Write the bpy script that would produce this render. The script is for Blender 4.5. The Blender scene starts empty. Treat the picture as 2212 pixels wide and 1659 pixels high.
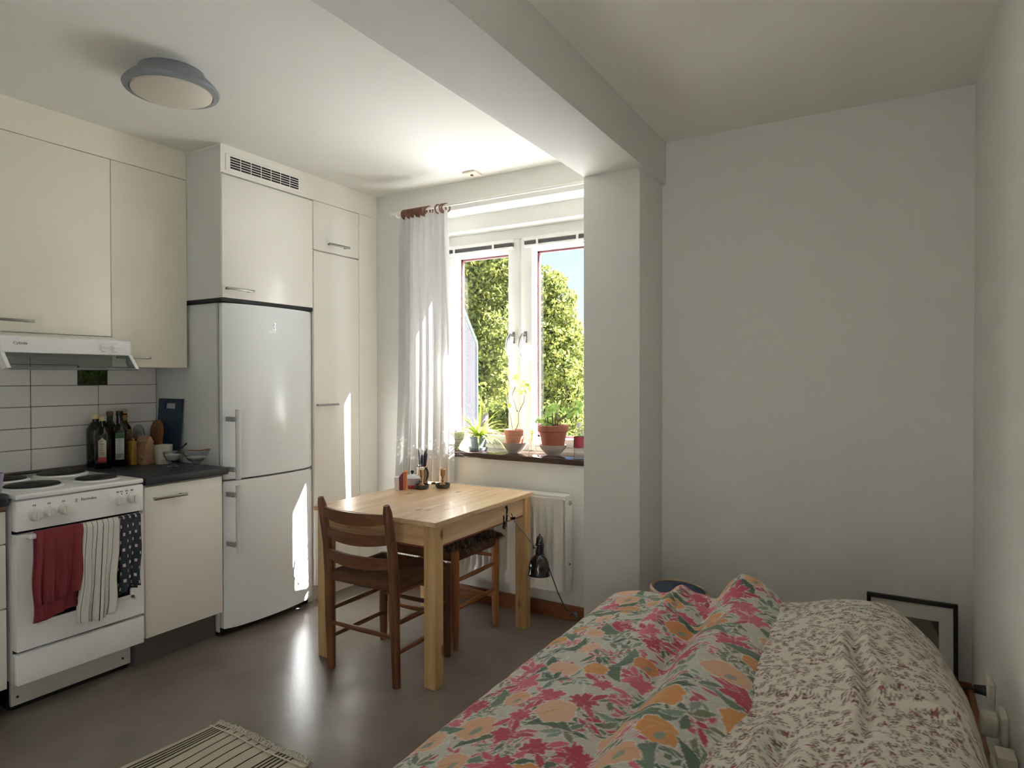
import bpy, bmesh, math, random
import numpy as np
from mathutils import Vector, Matrix, Quaternion
random.seed(7)
S = bpy.context.scene
COL = S.collection

# ------------------------------------------------------------------ camera, sky, sun, exposure
def setup():
    cam = bpy.data.cameras.new('camera')
    co = bpy.data.objects.new('camera', cam); COL.objects.link(co)
    F, YAW, PITCH, ROLL = 1397.6, -0.5318, -0.01011, 0.00149
    cam.sensor_fit = 'HORIZONTAL'; cam.sensor_width = 36.0
    cam.lens = 36.0 * F / 2212.0
    cam.clip_start = 0.02; cam.clip_end = 300
    cp, sp, cy, sy = math.cos(PITCH), math.sin(PITCH), math.cos(YAW), math.sin(YAW)
    f = Vector((cp * sy, cp * cy, sp)); r = Vector((cy, -sy, 0)); d = -(r.cross(f))
    r2 = r * math.cos(ROLL) + d * math.sin(ROLL); d2 = d * math.cos(ROLL) - r * math.sin(ROLL)
    m = Matrix((r2, -d2, -f)).transposed().to_4x4(); m.translation = (0, 0, 1.36)
    co.matrix_world = m
    S.camera = co
    w = bpy.data.worlds.new('sky'); S.world = w; w.use_nodes = True
    nt = w.node_tree; bg = nt.nodes['Background']
    tc = nt.nodes.new('ShaderNodeTexCoord'); sep = nt.nodes.new('ShaderNodeSeparateXYZ')
    ramp = nt.nodes.new('ShaderNodeValToRGB')
    nt.links.new(tc.outputs['Generated'], sep.inputs[0]); nt.links.new(sep.outputs['Z'], ramp.inputs[0])
    e = ramp.color_ramp.elements
    e[0].position = 0.0; e[0].color = (0.74, 0.88, 0.98, 1)
    e[1].position = 0.6; e[1].color = (0.30, 0.52, 0.92, 1)
    nt.links.new(ramp.outputs[0], bg.inputs[0]); bg.inputs[1].default_value = SKY
    sun = bpy.data.lights.new('sun', 'SUN'); so = bpy.data.objects.new('sun', sun); COL.objects.link(so)
    sun.energy = SUN; sun.angle = math.radians(0.6); sun.color = (1.0, 0.985, 0.965)
    so.rotation_euler = Vector((-1.3, -1.0, -1.45)).to_track_quat('-Z', 'Y').to_euler()
    so.location = (8, 10, 12)
    S.view_settings.view_transform = 'Standard'; S.view_settings.look = 'None'
    S.view_settings.gamma = 1.0; S.view_settings.use_curve_mapping = False
    S.view_settings.exposure = EXPO
    c = S.cycles
    c.max_bounces = 14; c.diffuse_bounces = 9; c.glossy_bounces = 5; c.transmission_bounces = 8; c.transparent_max_bounces = 16
    c.caustics_reflective = True; c.caustics_refractive = False; c.blur_glossy = 0.6
    c.sample_clamp_indirect = 12.0; c.use_denoising = True
SKY, SUN, EXPO = 0.55, 41.0, 1.34
setup()

# ------------------------------------------------------------------ helpers
W = {}          # world matrix of every object made here
def lin(c):
    return tuple(((v / 255.0) / 12.92 if v <= 10 else (((v / 255.0) + 0.055) / 1.055) ** 2.4) for v in c)

MATS = {}
def mat(name, rgb, rough=0.5, metal=0.0, spec=0.5, vary=0.0, vscale=8.0, bump=0.0, bscale=60.0, coat=0.0, trans=0.0, sheen=0.0, sub=0.0):
    """Principled material; rgb is sRGB 0..255; vary = colour mottling, bump = fine relief."""
    if name in MATS: return MATS[name]
    m = bpy.data.materials.new(name); m.use_nodes = True
    nt = m.node_tree; b = nt.nodes['Principled BSDF']
    c = lin(rgb)
    b.inputs['Base Color'].default_value = (*c, 1); b.inputs['Roughness'].default_value = rough
    b.inputs['Metallic'].default_value = metal; b.inputs['Specular IOR Level'].default_value = spec
    b.inputs['Coat Weight'].default_value = coat; b.inputs['Coat Roughness'].default_value = 0.08
    b.inputs['Transmission Weight'].default_value = trans; b.inputs['Sheen Weight'].default_value = sheen
    if sub:
        b.inputs['Subsurface Weight'].default_value = sub; b.inputs['Subsurface Scale'].default_value = 0.01
    if vary or bump:
        tc = nt.nodes.new('ShaderNodeTexCoord')
    if vary:
        n = nt.nodes.new('ShaderNodeTexNoise'); n.inputs['Scale'].default_value = vscale; n.inputs['Detail'].default_value = 4
        nt.links.new(tc.outputs['Object'], n.inputs['Vector'])
        r = nt.nodes.new('ShaderNodeValToRGB')
        r.color_ramp.elements[0].position = 0.3; r.color_ramp.elements[1].position = 0.7
        r.color_ramp.elements[0].color = (*[max(0, v * (1 - vary)) for v in c], 1)
        r.color_ramp.elements[1].color = (*[min(1, v * (1 + vary)) for v in c], 1)
        nt.links.new(n.outputs['Fac'], r.inputs[0]); nt.links.new(r.outputs[0], b.inputs['Base Color'])
    if bump:
        n2 = nt.nodes.new('ShaderNodeTexNoise'); n2.inputs['Scale'].default_value = bscale; n2.inputs['Detail'].default_value = 3
        nt.links.new(tc.outputs['Object'], n2.inputs['Vector'])
        bp = nt.nodes.new('ShaderNodeBump'); bp.inputs['Strength'].default_value = bump; bp.inputs['Distance'].default_value = 0.01
        nt.links.new(n2.outputs['Fac'], bp.inputs['Height']); nt.links.new(bp.outputs[0], b.inputs['Normal'])
    MATS[name] = m
    return m

def wood(name, light, dark, axis='X', scale=9.0, rough=0.45, stretch=14.0, knots=False, coat=0.0):
    """Procedural wood: streaks along AXIS (object coordinates), optional knots."""
    if name in MATS: return MATS[name]
    m = bpy.data.materials.new(name); m.use_nodes = True
    nt = m.node_tree; b = nt.nodes['Principled BSDF']; b.inputs['Roughness'].default_value = rough
    b.inputs['Coat Weight'].default_value = coat
    tc = nt.nodes.new('ShaderNodeTexCoord'); mp = nt.nodes.new('ShaderNodeMapping')
    nt.links.new(tc.outputs['Object'], mp.inputs[0])
    sc = [scale] * 3; sc['XYZ'.index(axis)] = scale / stretch
    mp.inputs['Scale'].default_value = sc
    n = nt.nodes.new('ShaderNodeTexNoise'); n.inputs['Scale'].default_value = 2.2; n.inputs['Detail'].default_value = 6; n.inputs['Distortion'].default_value = 0.8
    nt.links.new(mp.outputs[0], n.inputs['Vector'])
    wv = nt.nodes.new('ShaderNodeTexNoise'); wv.inputs['Scale'].default_value = 11; wv.inputs['Detail'].default_value = 2
    nt.links.new(mp.outputs[0], wv.inputs['Vector'])
    mx = nt.nodes.new('ShaderNodeMath'); mx.operation = 'MULTIPLY_ADD'; mx.inputs[1].default_value = 0.45
    nt.links.new(wv.outputs['Fac'], mx.inputs[0]); nt.links.new(n.outputs['Fac'], mx.inputs[2])
    r = nt.nodes.new('ShaderNodeValToRGB')
    r.color_ramp.elements[0].position = 0.52; r.color_ramp.elements[0].color = (*lin(light), 1)
    r.color_ramp.elements[1].position = 0.95; r.color_ramp.elements[1].color = (*lin(dark), 1)
    nt.links.new(mx.outputs[0], r.inputs[0])
    out = r.outputs[0]
    if knots:
        v = nt.nodes.new('ShaderNodeTexVoronoi'); v.inputs['Scale'].default_value = 5.6
        mp2 = nt.nodes.new('ShaderNodeMapping'); s2 = [1.7] * 3; s2['XYZ'.index(axis)] = 0.8; mp2.inputs['Scale'].default_value = s2
        nt.links.new(tc.outputs['Object'], mp2.inputs[0]); nt.links.new(mp2.outputs[0], v.inputs['Vector'])
        kr = nt.nodes.new('ShaderNodeValToRGB'); kr.color_ramp.elements[0].position = 0.07; kr.color_ramp.elements[0].color = (1, 1, 1, 1)
        kr.color_ramp.elements[1].position = 0.16; kr.color_ramp.elements[1].color = (0, 0, 0, 1)
        nt.links.new(v.outputs['Distance'], kr.inputs[0])
        mm = nt.nodes.new('ShaderNodeMix'); mm.data_type = 'RGBA'; mm.inputs[7].default_value = (*lin([int(d * 0.62) for d in dark]), 1)
        nt.links.new(kr.outputs[0], mm.inputs[0]); nt.links.new(out, mm.inputs[6]); out = mm.outputs[2]
    nt.links.new(out, b.inputs['Base Color'])
    bp = nt.nodes.new('ShaderNodeBump'); bp.inputs['Strength'].default_value = 0.12; bp.inputs['Distance'].default_value = 0.004
    nt.links.new(mx.outputs[0], bp.inputs['Height']); nt.links.new(bp.outputs[0], b.inputs['Normal'])
    MATS[name] = m
    return m

def clear_glass(name, tint=(1, 1, 1), gloss=1.0):
    """Thin pane: fresnel mix of clear transmission and mirror reflection."""
    if name in MATS: return MATS[name]
    m = bpy.data.materials.new(name); m.use_nodes = True; nt = m.node_tree; nt.nodes.clear()
    o = nt.nodes.new('ShaderNodeOutputMaterial'); t = nt.nodes.new('ShaderNodeBsdfTransparent'); t.inputs[0].default_value = (*tint, 1)
    g = nt.nodes.new('ShaderNodeBsdfGlossy'); g.inputs['Roughness'].default_value = 0.0
    ge = nt.nodes.new('ShaderNodeNewGeometry'); vd = nt.nodes.new('ShaderNodeVectorMath'); vd.operation = 'DOT_PRODUCT'
    nt.links.new(ge.outputs['Incoming'], vd.inputs[0]); nt.links.new(ge.outputs['Normal'], vd.inputs[1])
    def mm(op, a, b=None, c=None):
        n = nt.nodes.new('ShaderNodeMath'); n.operation = op
        for i, v in enumerate((a, b, c)):
            if v is None: continue
            if isinstance(v, (int, float)): n.inputs[i].default_value = v
            else: nt.links.new(v, n.inputs[i])
        return n.outputs[0]
    # Schlick reflectance, the same from both sides of the pane
    fres = mm('MULTIPLY_ADD', mm('POWER', mm('SUBTRACT', 1.0, mm('ABSOLUTE', vd.outputs['Value'])), 5.0), .96, .04)
    ml = nt.nodes.new('ShaderNodeMath'); ml.operation = 'MULTIPLY'; ml.inputs[1].default_value = gloss
    mx = nt.nodes.new('ShaderNodeMixShader')
    nt.links.new(fres, ml.inputs[0]); nt.links.new(ml.outputs[0], mx.inputs[0])
    nt.links.new(t.outputs[0], mx.inputs[1]); nt.links.new(g.outputs[0], mx.inputs[2]); nt.links.new(mx.outputs[0], o.inputs[0])
    MATS[name] = m
    return m

def attr_mat(name, attr='paint', rough=0.85, bump=0.15, bscale=900, transl=0.0):
    """Cloth whose woven colours are stored on the mesh."""
    m = bpy.data.materials.new(name); m.use_nodes = True; nt = m.node_tree; b = nt.nodes['Principled BSDF']
    a = nt.nodes.new('ShaderNodeAttribute'); a.attribute_name = attr
    nt.links.new(a.outputs['Color'], b.inputs['Base Color'])
    b.inputs['Roughness'].default_value = rough; b.inputs['Specular IOR Level'].default_value = 0.2; b.inputs['Sheen Weight'].default_value = 0.15
    if bump:
        tc = nt.nodes.new('ShaderNodeTexCoord'); n = nt.nodes.new('ShaderNodeTexNoise'); n.inputs['Scale'].default_value = bscale
        nt.links.new(tc.outputs['Object'], n.inputs['Vector'])
        bp = nt.nodes.new('ShaderNodeBump'); bp.inputs['Strength'].default_value = bump; bp.inputs['Distance'].default_value = 0.003
        n3 = nt.nodes.new('ShaderNodeTexNoise'); n3.inputs['Scale'].default_value = 34; n3.inputs['Detail'].default_value = 5; n3.inputs['Distortion'].default_value = 1.2
        nt.links.new(tc.outputs['Object'], n3.inputs['Vector'])
        b3 = nt.nodes.new('ShaderNodeBump'); b3.inputs['Strength'].default_value = .45; b3.inputs['Distance'].default_value = 0.012
        nt.links.new(n3.outputs['Fac'], b3.inputs['Height']); nt.links.new(b3.outputs[0], bp.inputs['Normal'])
        nt.links.new(n.outputs['Fac'], bp.inputs['Height']); nt.links.new(bp.outputs[0], b.inputs['Normal'])
    return m

def BM(): return bmesh.new()

def box(bm, x0, x1, y0, y1, z0, z1, bev=0.0, seg=2, mx=None):
    r = bmesh.ops.create_cube(bm, size=1.0)
    vs = r['verts']
    T = Matrix.Translation(((x0 + x1) / 2, (y0 + y1) / 2, (z0 + z1) / 2)) @ Matrix.Diagonal((abs(x1 - x0), abs(y1 - y0), abs(z1 - z0), 1))
    bmesh.ops.transform(bm, matrix=T, verts=vs)
    if bev > 0:
        es = list({e for v in vs for e in v.link_edges})
        rb = bmesh.ops.bevel(bm, geom=es, offset=bev, segments=seg, affect='EDGES', profile=0.5)
        vs = list({v for f in rb['faces'] for v in f.verts} | {v for v in vs if v.is_valid})
        # every vert of this island
        seen = set(vs); st = list(vs)
        while st:
            v = st.pop()
            for e in v.link_edges:
                o = e.other_vert(v)
                if o not in seen: seen.add(o); st.append(o)
        vs = list(seen)
    if mx is not None: bmesh.ops.transform(bm, matrix=mx, verts=vs)
    return vs

def ring(bm, c, ax, ux, uy, r, n):
    return [bm.verts.new(c + ux * (r * math.cos(2 * math.pi * i / n)) + uy * (r * math.sin(2 * math.pi * i / n))) for i in range(n)]

def frame_of(d):
    d = d.normalized()
    h = Vector((0, 0, 1)) if abs(d.z) < 0.9 else Vector((1, 0, 0))
    u = d.cross(h).normalized(); v = d.cross(u).normalized()
    return u, v

def tube(bm, pts, r, n=8, cap=True, closed=False):
    pts = [Vector(p) for p in pts]; k = len(pts)
    rr = list(r) if hasattr(r, '__len__') else [r] * k
    rings = []; pu = None
    for i, p in enumerate(pts):
        if closed: d = pts[(i + 1) % k] - pts[i - 1]
        else: d = (pts[min(i + 1, k - 1)] - pts[max(i - 1, 0)])
        if d.length < 1e-9: d = Vector((0, 0, 1))
        d.normalize()
        if pu is None: u, v = frame_of(d)
        else:
            u = pu - d * pu.dot(d)
            if u.length < 1e-6: u, v = frame_of(d)
            u.normalize(); v = d.cross(u).normalized()
        pu = u
        rings.append(ring(bm, p, d, u, v, rr[i], n))
    m = k if closed else k - 1
    for i in range(m):
        a, b = rings[i], rings[(i + 1) % k]
        for j in range(n):
            try: bm.faces.new((a[j], a[(j + 1) % n], b[(j + 1) % n], b[j]))
            except ValueError: pass
    if cap and not closed:
        bm.faces.new(list(reversed(rings[0]))); bm.faces.new(rings[-1])

def cyl(bm, p, q, r0, r1=None, n=16, cap=True):
    tube(bm, [p, q], [r0, r0 if r1 is None else r1], n, cap)

def lathe(bm, prof, c=(0, 0, 0), n=28, mx=None, cap=True):
    """Surface of revolution about z: prof = [(r, z), ...]."""
    c = Vector(c); rings = []; allv = []
    for r, z in prof:
        if r < 1e-5:
            v = bm.verts.new(c + Vector((0, 0, z))); rings.append([v]); allv.append(v)
        else:
            vs = [bm.verts.new(c + Vector((r * math.cos(2 * math.pi * i / n), r * math.sin(2 * math.pi * i / n), z))) for i in range(n)]
            rings.append(vs); allv += vs
    for a, b in zip(rings, rings[1:]):
        if len(a) == 1 and len(b) == 1: continue
        for i in range(n):
            j = (i + 1) % n
            if len(a) == 1: bm.faces.new((a[0], b[j], b[i]))
            elif len(b) == 1: bm.faces.new((a[i], a[j], b[0]))
            else: bm.faces.new((a[i], a[j], b[j], b[i]))
    if cap:
        if len(rings[0]) > 1: bm.faces.new(list(reversed(rings[0])))
        if len(rings[-1]) > 1: bm.faces.new(rings[-1])
    if mx is not None: bmesh.ops.transform(bm, matrix=mx, verts=allv)
    return allv

def prism(bm, poly, axis, a, b):
    """Extrude a 2-D outline along AXIS from a to b. poly coordinates are the two other axes in order."""
    def P(u, v, t):
        return {'x': (t, u, v), 'y': (u, t, v), 'z': (u, v, t)}[axis]
    A = [bm.verts.new(P(u, v, a)) for u, v in poly]; B = [bm.verts.new(P(u, v, b)) for u, v in poly]
    n = len(poly)
    fs = [bm.faces.new(A), bm.faces.new(list(reversed(B)))]
    for i in range(n): fs.append(bm.faces.new((A[i], B[i], B[(i + 1) % n], A[(i + 1) % n])))
    return A + B

def grid(bm, fn, nu, nv, thick=None):
    """Sheet from fn(u, v) -> point, u, v in 0..1."""
    V = [[bm.verts.new(fn(i / nu, j / nv)) for j in range(nv + 1)] for i in range(nu + 1)]
    for i in range(nu):
        for j in range(nv): bm.faces.new((V[i][j], V[i + 1][j], V[i + 1][j + 1], V[i][j + 1]))
    return V

def place(o, parent):
    if parent is not None:
        o.parent = parent
        o.matrix_parent_inverse = W[parent].inverted()

def obj(name, bm, m, parent=None, smooth=True, local=False, ang=35):
    """Link a bmesh as ONE mesh object. Geometry is in world coordinates, or in the parent's own if local."""
    bmesh.ops.recalc_face_normals(bm, faces=bm.faces)
    me = bpy.data.meshes.new(name); bm.to_mesh(me); bm.free()
    return link(name, me, m, parent, smooth, local, ang)

def link(name, me, m, parent=None, smooth=True, local=False, ang=35):
    if m is not None and len(me.materials) == 0: me.materials.append(m)
    if smooth:
        me.shade_smooth(); me.set_sharp_from_angle(angle=math.radians(ang))
    o = bpy.data.objects.new(name, me); COL.objects.link(o)
    if local and parent is not None:
        o.parent = parent; W[o] = W[parent].copy()
    else:
        W[o] = Matrix.Identity(4); place(o, parent)
    return o

def thing(name, label, cat, loc=(0, 0, 0), rz=0.0, group=None):
    o = bpy.data.objects.new(name, None); COL.objects.link(o); o.empty_display_size = 0.1
    o.location = loc; o.rotation_euler = (0, 0, rz)
    W[o] = Matrix.Translation(loc) @ Matrix.Rotation(rz, 4, 'Z')
    return tag(o, label, cat, group)

def tag(o, label=None, cat=None, group=None, kind=None):
    if label: o['label'] = label
    if cat: o['category'] = cat
    if group: o['group'] = group
    if kind: o['kind'] = kind
    return o

def struct(name, bm, m, label, cat, smooth=False):
    o = obj(name, bm, m, None, smooth); return tag(o, label, cat, kind='structure')

def text_mesh(name, body, size, m, parent, mx, depth=0.0006, label=None, local=False):
    cu = bpy.data.curves.new(name, 'FONT'); cu.body = body; cu.size = size; cu.extrude = depth; cu.align_x = 'CENTER'; cu.align_y = 'CENTER'; cu.resolution_u = 3
    to = bpy.data.objects.new(name, cu)
    me = bpy.data.meshes.new_from_object(to); bpy.data.objects.remove(to); bpy.data.curves.remove(cu)
    me.transform(mx); me.materials.clear()
    o = link(name, me, m, parent, False, local)
    if label: o['label'] = label
    return o

def copy_tree(o, loc=None, parent=None):
    c = o.copy(); COL.objects.link(c); W[c] = W[o].copy()
    if parent is not None: c.parent = parent
    if loc is not None:
        c.location = loc; W[c] = Matrix.Translation(loc) @ c.rotation_euler.to_matrix().to_4x4()
    for ch in list(o.children): copy_tree(ch, None, c)
    return c
# ------------------------------------------------------------------ materials shared by the shell
M_WALL = mat('wall_paint', (231, 231, 227), 0.9, spec=0.2, bump=0.06, bscale=180)
M_CEIL = mat('ceiling_paint', (237, 236, 230), 0.92, spec=0.15)
M_TRIM = mat('white_gloss_paint', (236, 233, 226), 0.35)
M_CREAM = mat('cream_laminate', (238, 234, 217), 0.3, spec=0.45)
M_FRONT = mat('warm_white_laminate', (241, 238, 230), 0.25, spec=0.5)
M_CARC = mat('carcass_white', (222, 219, 208), 0.5)
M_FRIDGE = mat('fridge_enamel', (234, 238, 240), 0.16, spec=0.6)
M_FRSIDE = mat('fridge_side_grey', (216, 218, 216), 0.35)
M_ENAMEL = mat('white_enamel', (244, 245, 245), 0.14, spec=0.6)
M_STEEL = mat('brushed_steel', (150, 148, 144), 0.32, metal=1.0)
M_CHROME = mat('chrome', (205, 205, 205), 0.12, metal=1.0)
M_DARK = mat('dark_gap', (16, 17, 20), 0.6)
M_BLACK = mat('black_plastic', (14, 14, 15), 0.4)
M_TOP = mat('slate_blue_worktop', (46, 52, 60), 0.38, vary=0.25, vscale=90)
M_TILE = mat('white_wall_tile', (224, 224, 222), 0.3, vary=0.02, vscale=3)
M_GROUT = mat('grey_grout', (120, 112, 106), 0.9)
M_PVC = mat('white_window_paint', (238, 238, 234), 0.3)
M_GLASS = clear_glass('window_pane_glass', (1, 1, 1), .35)
M_LINO = mat('brown_linoleum', (132, 124, 115), 0.27, spec=0.45, vary=0.10, vscale=5, bump=0.035, bscale=70)
M_SKIRT = wood('skirting_wood', (164, 104, 62), (112, 62, 32), 'X', 8, 0.4)
M_SILL = mat('dark_stone_sill', (66, 50, 47), 0.10, spec=0.6, vary=0.15, vscale=40)

# ------------------------------------------------------------------ room shell
XL, XR, YW, YN, ZC = -3.597, 0.29, 3.29, -1.5, 2.57
b = BM(); box(b, XL - .15, XR + .15, YN - .15, YW + .4, -.12, 0)
struct('floor', b, M_LINO, 'brown grey linoleum floor with a soft sheen', 'floor')
b = BM(); box(b, XL - .15, XR + .15, YN - .15, YW + .4, ZC, ZC + .15)
struct('ceiling', b, M_CEIL, 'plain off-white ceiling over kitchen and bed', 'ceiling')
b = BM(); box(b, XL - .15, XL, YN - .15, YW + .5, 0, ZC)
wall_left = struct('wall_left', b, M_WALL, 'white left wall behind the kitchen units, tiled above the worktop', 'wall')
VY0, VY1, VZ0, VZ1 = -1.28, -.62, 1.00, 1.72       # unseen opening added for soft fill light, right wall behind the viewer
b = BM()
for a in ((YN - .15, VY0, 0, ZC), (VY1, YW + .5, 0, ZC), (VY0, VY1, 0, VZ0), (VY0, VY1, VZ1, ZC)): box(b, XR, XR + .15, *a)
bmesh.ops.remove_doubles(b, verts=b.verts, dist=1e-5)
struct('wall_right', b, M_WALL, 'white right wall along the bed', 'wall')
b = BM()
for a in ((VY0, VY0 + .06, VZ0, VZ1), (VY1 - .06, VY1, VZ0, VZ1), (VY0 + .06, VY1 - .06, VZ0, VZ0 + .06), (VY0 + .06, VY1 - .06, VZ1 - .06, VZ1)): box(b, XR + .06, XR + .12, *a)
struct('fill_window', b, M_PVC, 'plain white window in the right wall behind the viewer', 'window')
b = BM(); box(b, XL, XR, YN - .15, YN, 0, ZC)
struct('wall_near', b, M_WALL, 'white wall behind the viewer', 'wall')
# far wall: opening x -2.68..-1.42, stepped lintel, outer face at y 3.74
OX0, OX1, YO = -2.655, -1.42, 3.76
b = BM()
box(b, XL, OX0, YW, YO, 0, ZC); box(b, OX1, XR, YW, YO, 0, ZC); box(b, OX0, OX1, YW, YO, 0, .868)
box(b, OX0, OX1, YW, 3.45, 2.40, ZC); box(b, OX0, OX1, 3.45, YO, 2.304, ZC)
bmesh.ops.remove_doubles(b, verts=b.verts, dist=1e-5)
struct('wall_far', b, M_WALL, 'white far wall with the window recess above the radiator', 'wall')
b = BM(); box(b, -1.32, -1.03, 2.941, YW, 0, 2.351, .006, 2)
struct('wall_pier', b, M_WALL, 'white wall pier between window and bed alcove', 'wall', smooth=True)
b = BM(); box(b, -1.32, -1.01, YN, YW, 2.349, ZC, .004, 2)
struct('trim_1', b, M_WALL, 'white ceiling beam running from the pier towards the viewer', 'beam', smooth=True)
# soffit over tall cabinets, with the vent grille
b = BM(); box(b, XL, -2.988, 2.122, YW, 2.424, ZC)
soff = struct('trim_2', b, M_FRONT, 'boxed soffit above the fridge and pantry cupboards', 'soffit')
b = BM(); box(b, XL, -3.278, .5, 2.118, 2.424, ZC)
struct('trim_3', b, M_CREAM, 'cream filler panel between wall cabinets and ceiling', 'filler panel')
b = BM(); box(b, XL + .6, -1.33, YW - .022, YW, 0, .082, .004); box(b, -1.02, XR, YW - .022, YW, 0, .082, .004)
struct('baseboard_far', b, M_SKIRT, 'reddish brown wooden skirting under the radiator', 'skirting', smooth=True)
b = BM(); box(b, XR - .02, XR, YN, YW - .03, 0, .082, .004)
struct('baseboard_right', b, M_SKIRT, 'brown wooden skirting along the right wall', 'skirting', smooth=True)
# tiles on the kitchen wall, each a piece
b = BM(); box(b, XL, XL + .004, .3, 2.136, .86, 1.56); obj('grout', b, M_GROUT, wall_left, False)
tile_me = None
ys = [.585, .895, 1.205, 1.515, 1.825, 2.134]; zs = [.808, .912, 1.015, 1.118, 1.221, 1.323, 1.426, 1.529]
for i in range(len(ys) - 1):
    b = BM(); box(b, XL + .002, -3.589, -(ys[i + 1] - ys[i]) / 2 + .0018, (ys[i + 1] - ys[i]) / 2 - .0018, -.0497, .0497, .002, 1)
    proto = None
    for j in range(1, len(zs) - 1):
        if ys[i] > 1.7 and zs[j + 1] > 1.43: continue
        if proto is None:
            proto = obj('tile', b, M_TILE, wall_left, True); o = proto
        else:
            o = proto.copy(); COL.objects.link(o); W[o] = Matrix.Identity(4)
        o.location = (0, (ys[i] + ys[i + 1]) / 2, (zs[j] + zs[j + 1]) / 2)

# ventilation grille in the soffit
g = tag(thing('air_vent', 'long white air vent grille with dark slots above the fridge cupboard', 'vent', (-2.988, 2.4, 2.485)))
b = BM(); box(b, -2.99, -2.984, 2.15, 2.65, 2.44, 2.53, .002, 1); obj('vent_plate', b, M_FRONT, g)
yv0, yv1 = 2.173, 2.627; step = (yv1 - yv0) / 7
bs = BM()
for k in range(7):
    for r in range(5):
        z = 2.4585 + r * .0133
        box(bs, -2.986, -2.9825, yv0 + k * step + .003, yv0 + (k + 1) * step - .003, z - .0042, z + .0042)
obj('slots', bs, M_DARK, g, False)['kind'] = 'stuff'

# ------------------------------------------------------------------ window_1
b = BM()
FY0, FY1 = 3.565, 3.66
ZT, ZB = 2.305, .903
for x0, x1, z0, z1 in ((OX0, OX0 + .042, ZB, ZT), (OX1 - .06, OX1, ZB, ZT), (OX0 + .042, OX1 - .06, ZT - .068, ZT), (OX0 + .042, OX1 - .06, ZB - .03, ZB + .028)):
    box(b, x0, x1, FY0, FY1, z0, z1, .003, 1)
win = struct('window_1', b, M_PVC, 'white two-sash window above the dark sill', 'window', smooth=True)
M_GASK = mat('dark_red_gasket', (112, 62, 66), 0.6)
M_ALU = mat('outer_cladding', (150, 90, 92), 0.5)
def sash(x0, x1, hx, flip):
    z0, z1 = ZB + .03, ZT - .07
    gx0, gx1, gz0, gz1 = x0 + .082, x1 - .082, z0 + .05, z1 - .075
    bm = BM(); box(bm, x0 + .002, x0 + .0815, FY0 - .012, FY1 - .005, z0, z1, .004, 2)
    s = obj('sash', bm, M_PVC, win)
    for nm, a in (('stile', (x1 - .0815, x1 - .002, z0, z1)), ('rail', (gx0, gx1, z0, gz0)), ('rail', (gx0, gx1, gz1, z1))):
        bm = BM(); box(bm, a[0], a[1], FY0 - .012, FY1 - .005, a[2], a[3], .004, 2); obj(nm, bm, M_PVC, s)
    bm = BM()
    for a in ((gx0, gx0 + .012, gz0, gz1), (gx1 - .012, gx1, gz0, gz1), (gx0, gx1, gz0, gz0 + .012), (gx0, gx1, gz1 - .012, gz1)):
        box(bm, a[0], a[1], 3.628, 3.648, a[2], a[3])
    obj('gasket', bm, M_GASK, s, False)
    bm = BM(); box(bm, gx0 + .004, gx1 - .004, 3.632, 3.636, gz0 + .004, gz1 - .004); obj('pane', bm, M_GLASS, s, False)
    bm = BM(); box(bm, hx - .014, hx + .014, FY0 - .022, FY0 - .011, 1.575, 1.65, .004, 2); cyl(bm, (hx, FY0 - .02, 1.628), (hx, FY0 - .05, 1.628), .009, n=10)
    pts = [(hx, FY0 - .05, 1.634), (hx - .012 * flip, FY0 - .062, 1.61), (hx - .02 * flip, FY0 - .066, 1.56), (hx - .016 * flip, FY0 - .062, 1.51), (hx - .008 * flip, FY0 - .056, 1.488)]
    tube(bm, pts, [.009, .010, .010, .009, .008], 10)
    obj('handle', bm, M_CHROME, s)
sash(OX0 + .040, -2.036, -2.078, 1); sash(-2.026, OX1 - .055, -1.990, 1)
b = BM(); box(b, OX0 - .0, OX1 + .0, 3.262, FY0, .870, .903, .006, 2)
sill = tag(obj('trim_sill', b, M_SILL), 'glossy dark brown window sill holding the plant pots', 'window sill', kind='structure'); sill.name = 'trim_4'
def blind(x0, x1, name_label):
    t = thing('venetian_blind', name_label, 'blind', ((x0 + x1) / 2, 3.54, 2.2), group='raised venetian blinds')
    bm = BM(); box(bm, x0, x1, 3.523, 3.552, 2.212, 2.234, .003, 1); obj('head_rail', bm, M_PVC, t)
    Msl = mat('blind_slat_grey', (120, 118, 122), 0.4)
    for k in range(5):
        bm = BM(); z = 2.190 + k * .0042; box(bm, x0 + .006, x1 - .006, 3.526, 3.55, z, z + .0022); obj('slat', bm, Msl, t, False)
    bm = BM(); box(bm, x0 + .003, x1 - .003, 3.523, 3.552, 2.172, 2.187, .003, 1); obj('bottom_rail', bm, M_PVC, t)
    for u in (.2, .74):
        xx = x0 + (x1 - x0) * u; bm = BM(); box(bm, xx - .008, xx + .008, 3.519, 3.524, 2.178, 2.216, .002, 1); obj('clip', bm, M_PVC, t)
blind(-2.632, -2.066, 'raised white venetian blind at the top of the left sash')
blind(-1.992, -1.49, 'raised white venetian blind at the top of the right sash')

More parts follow.
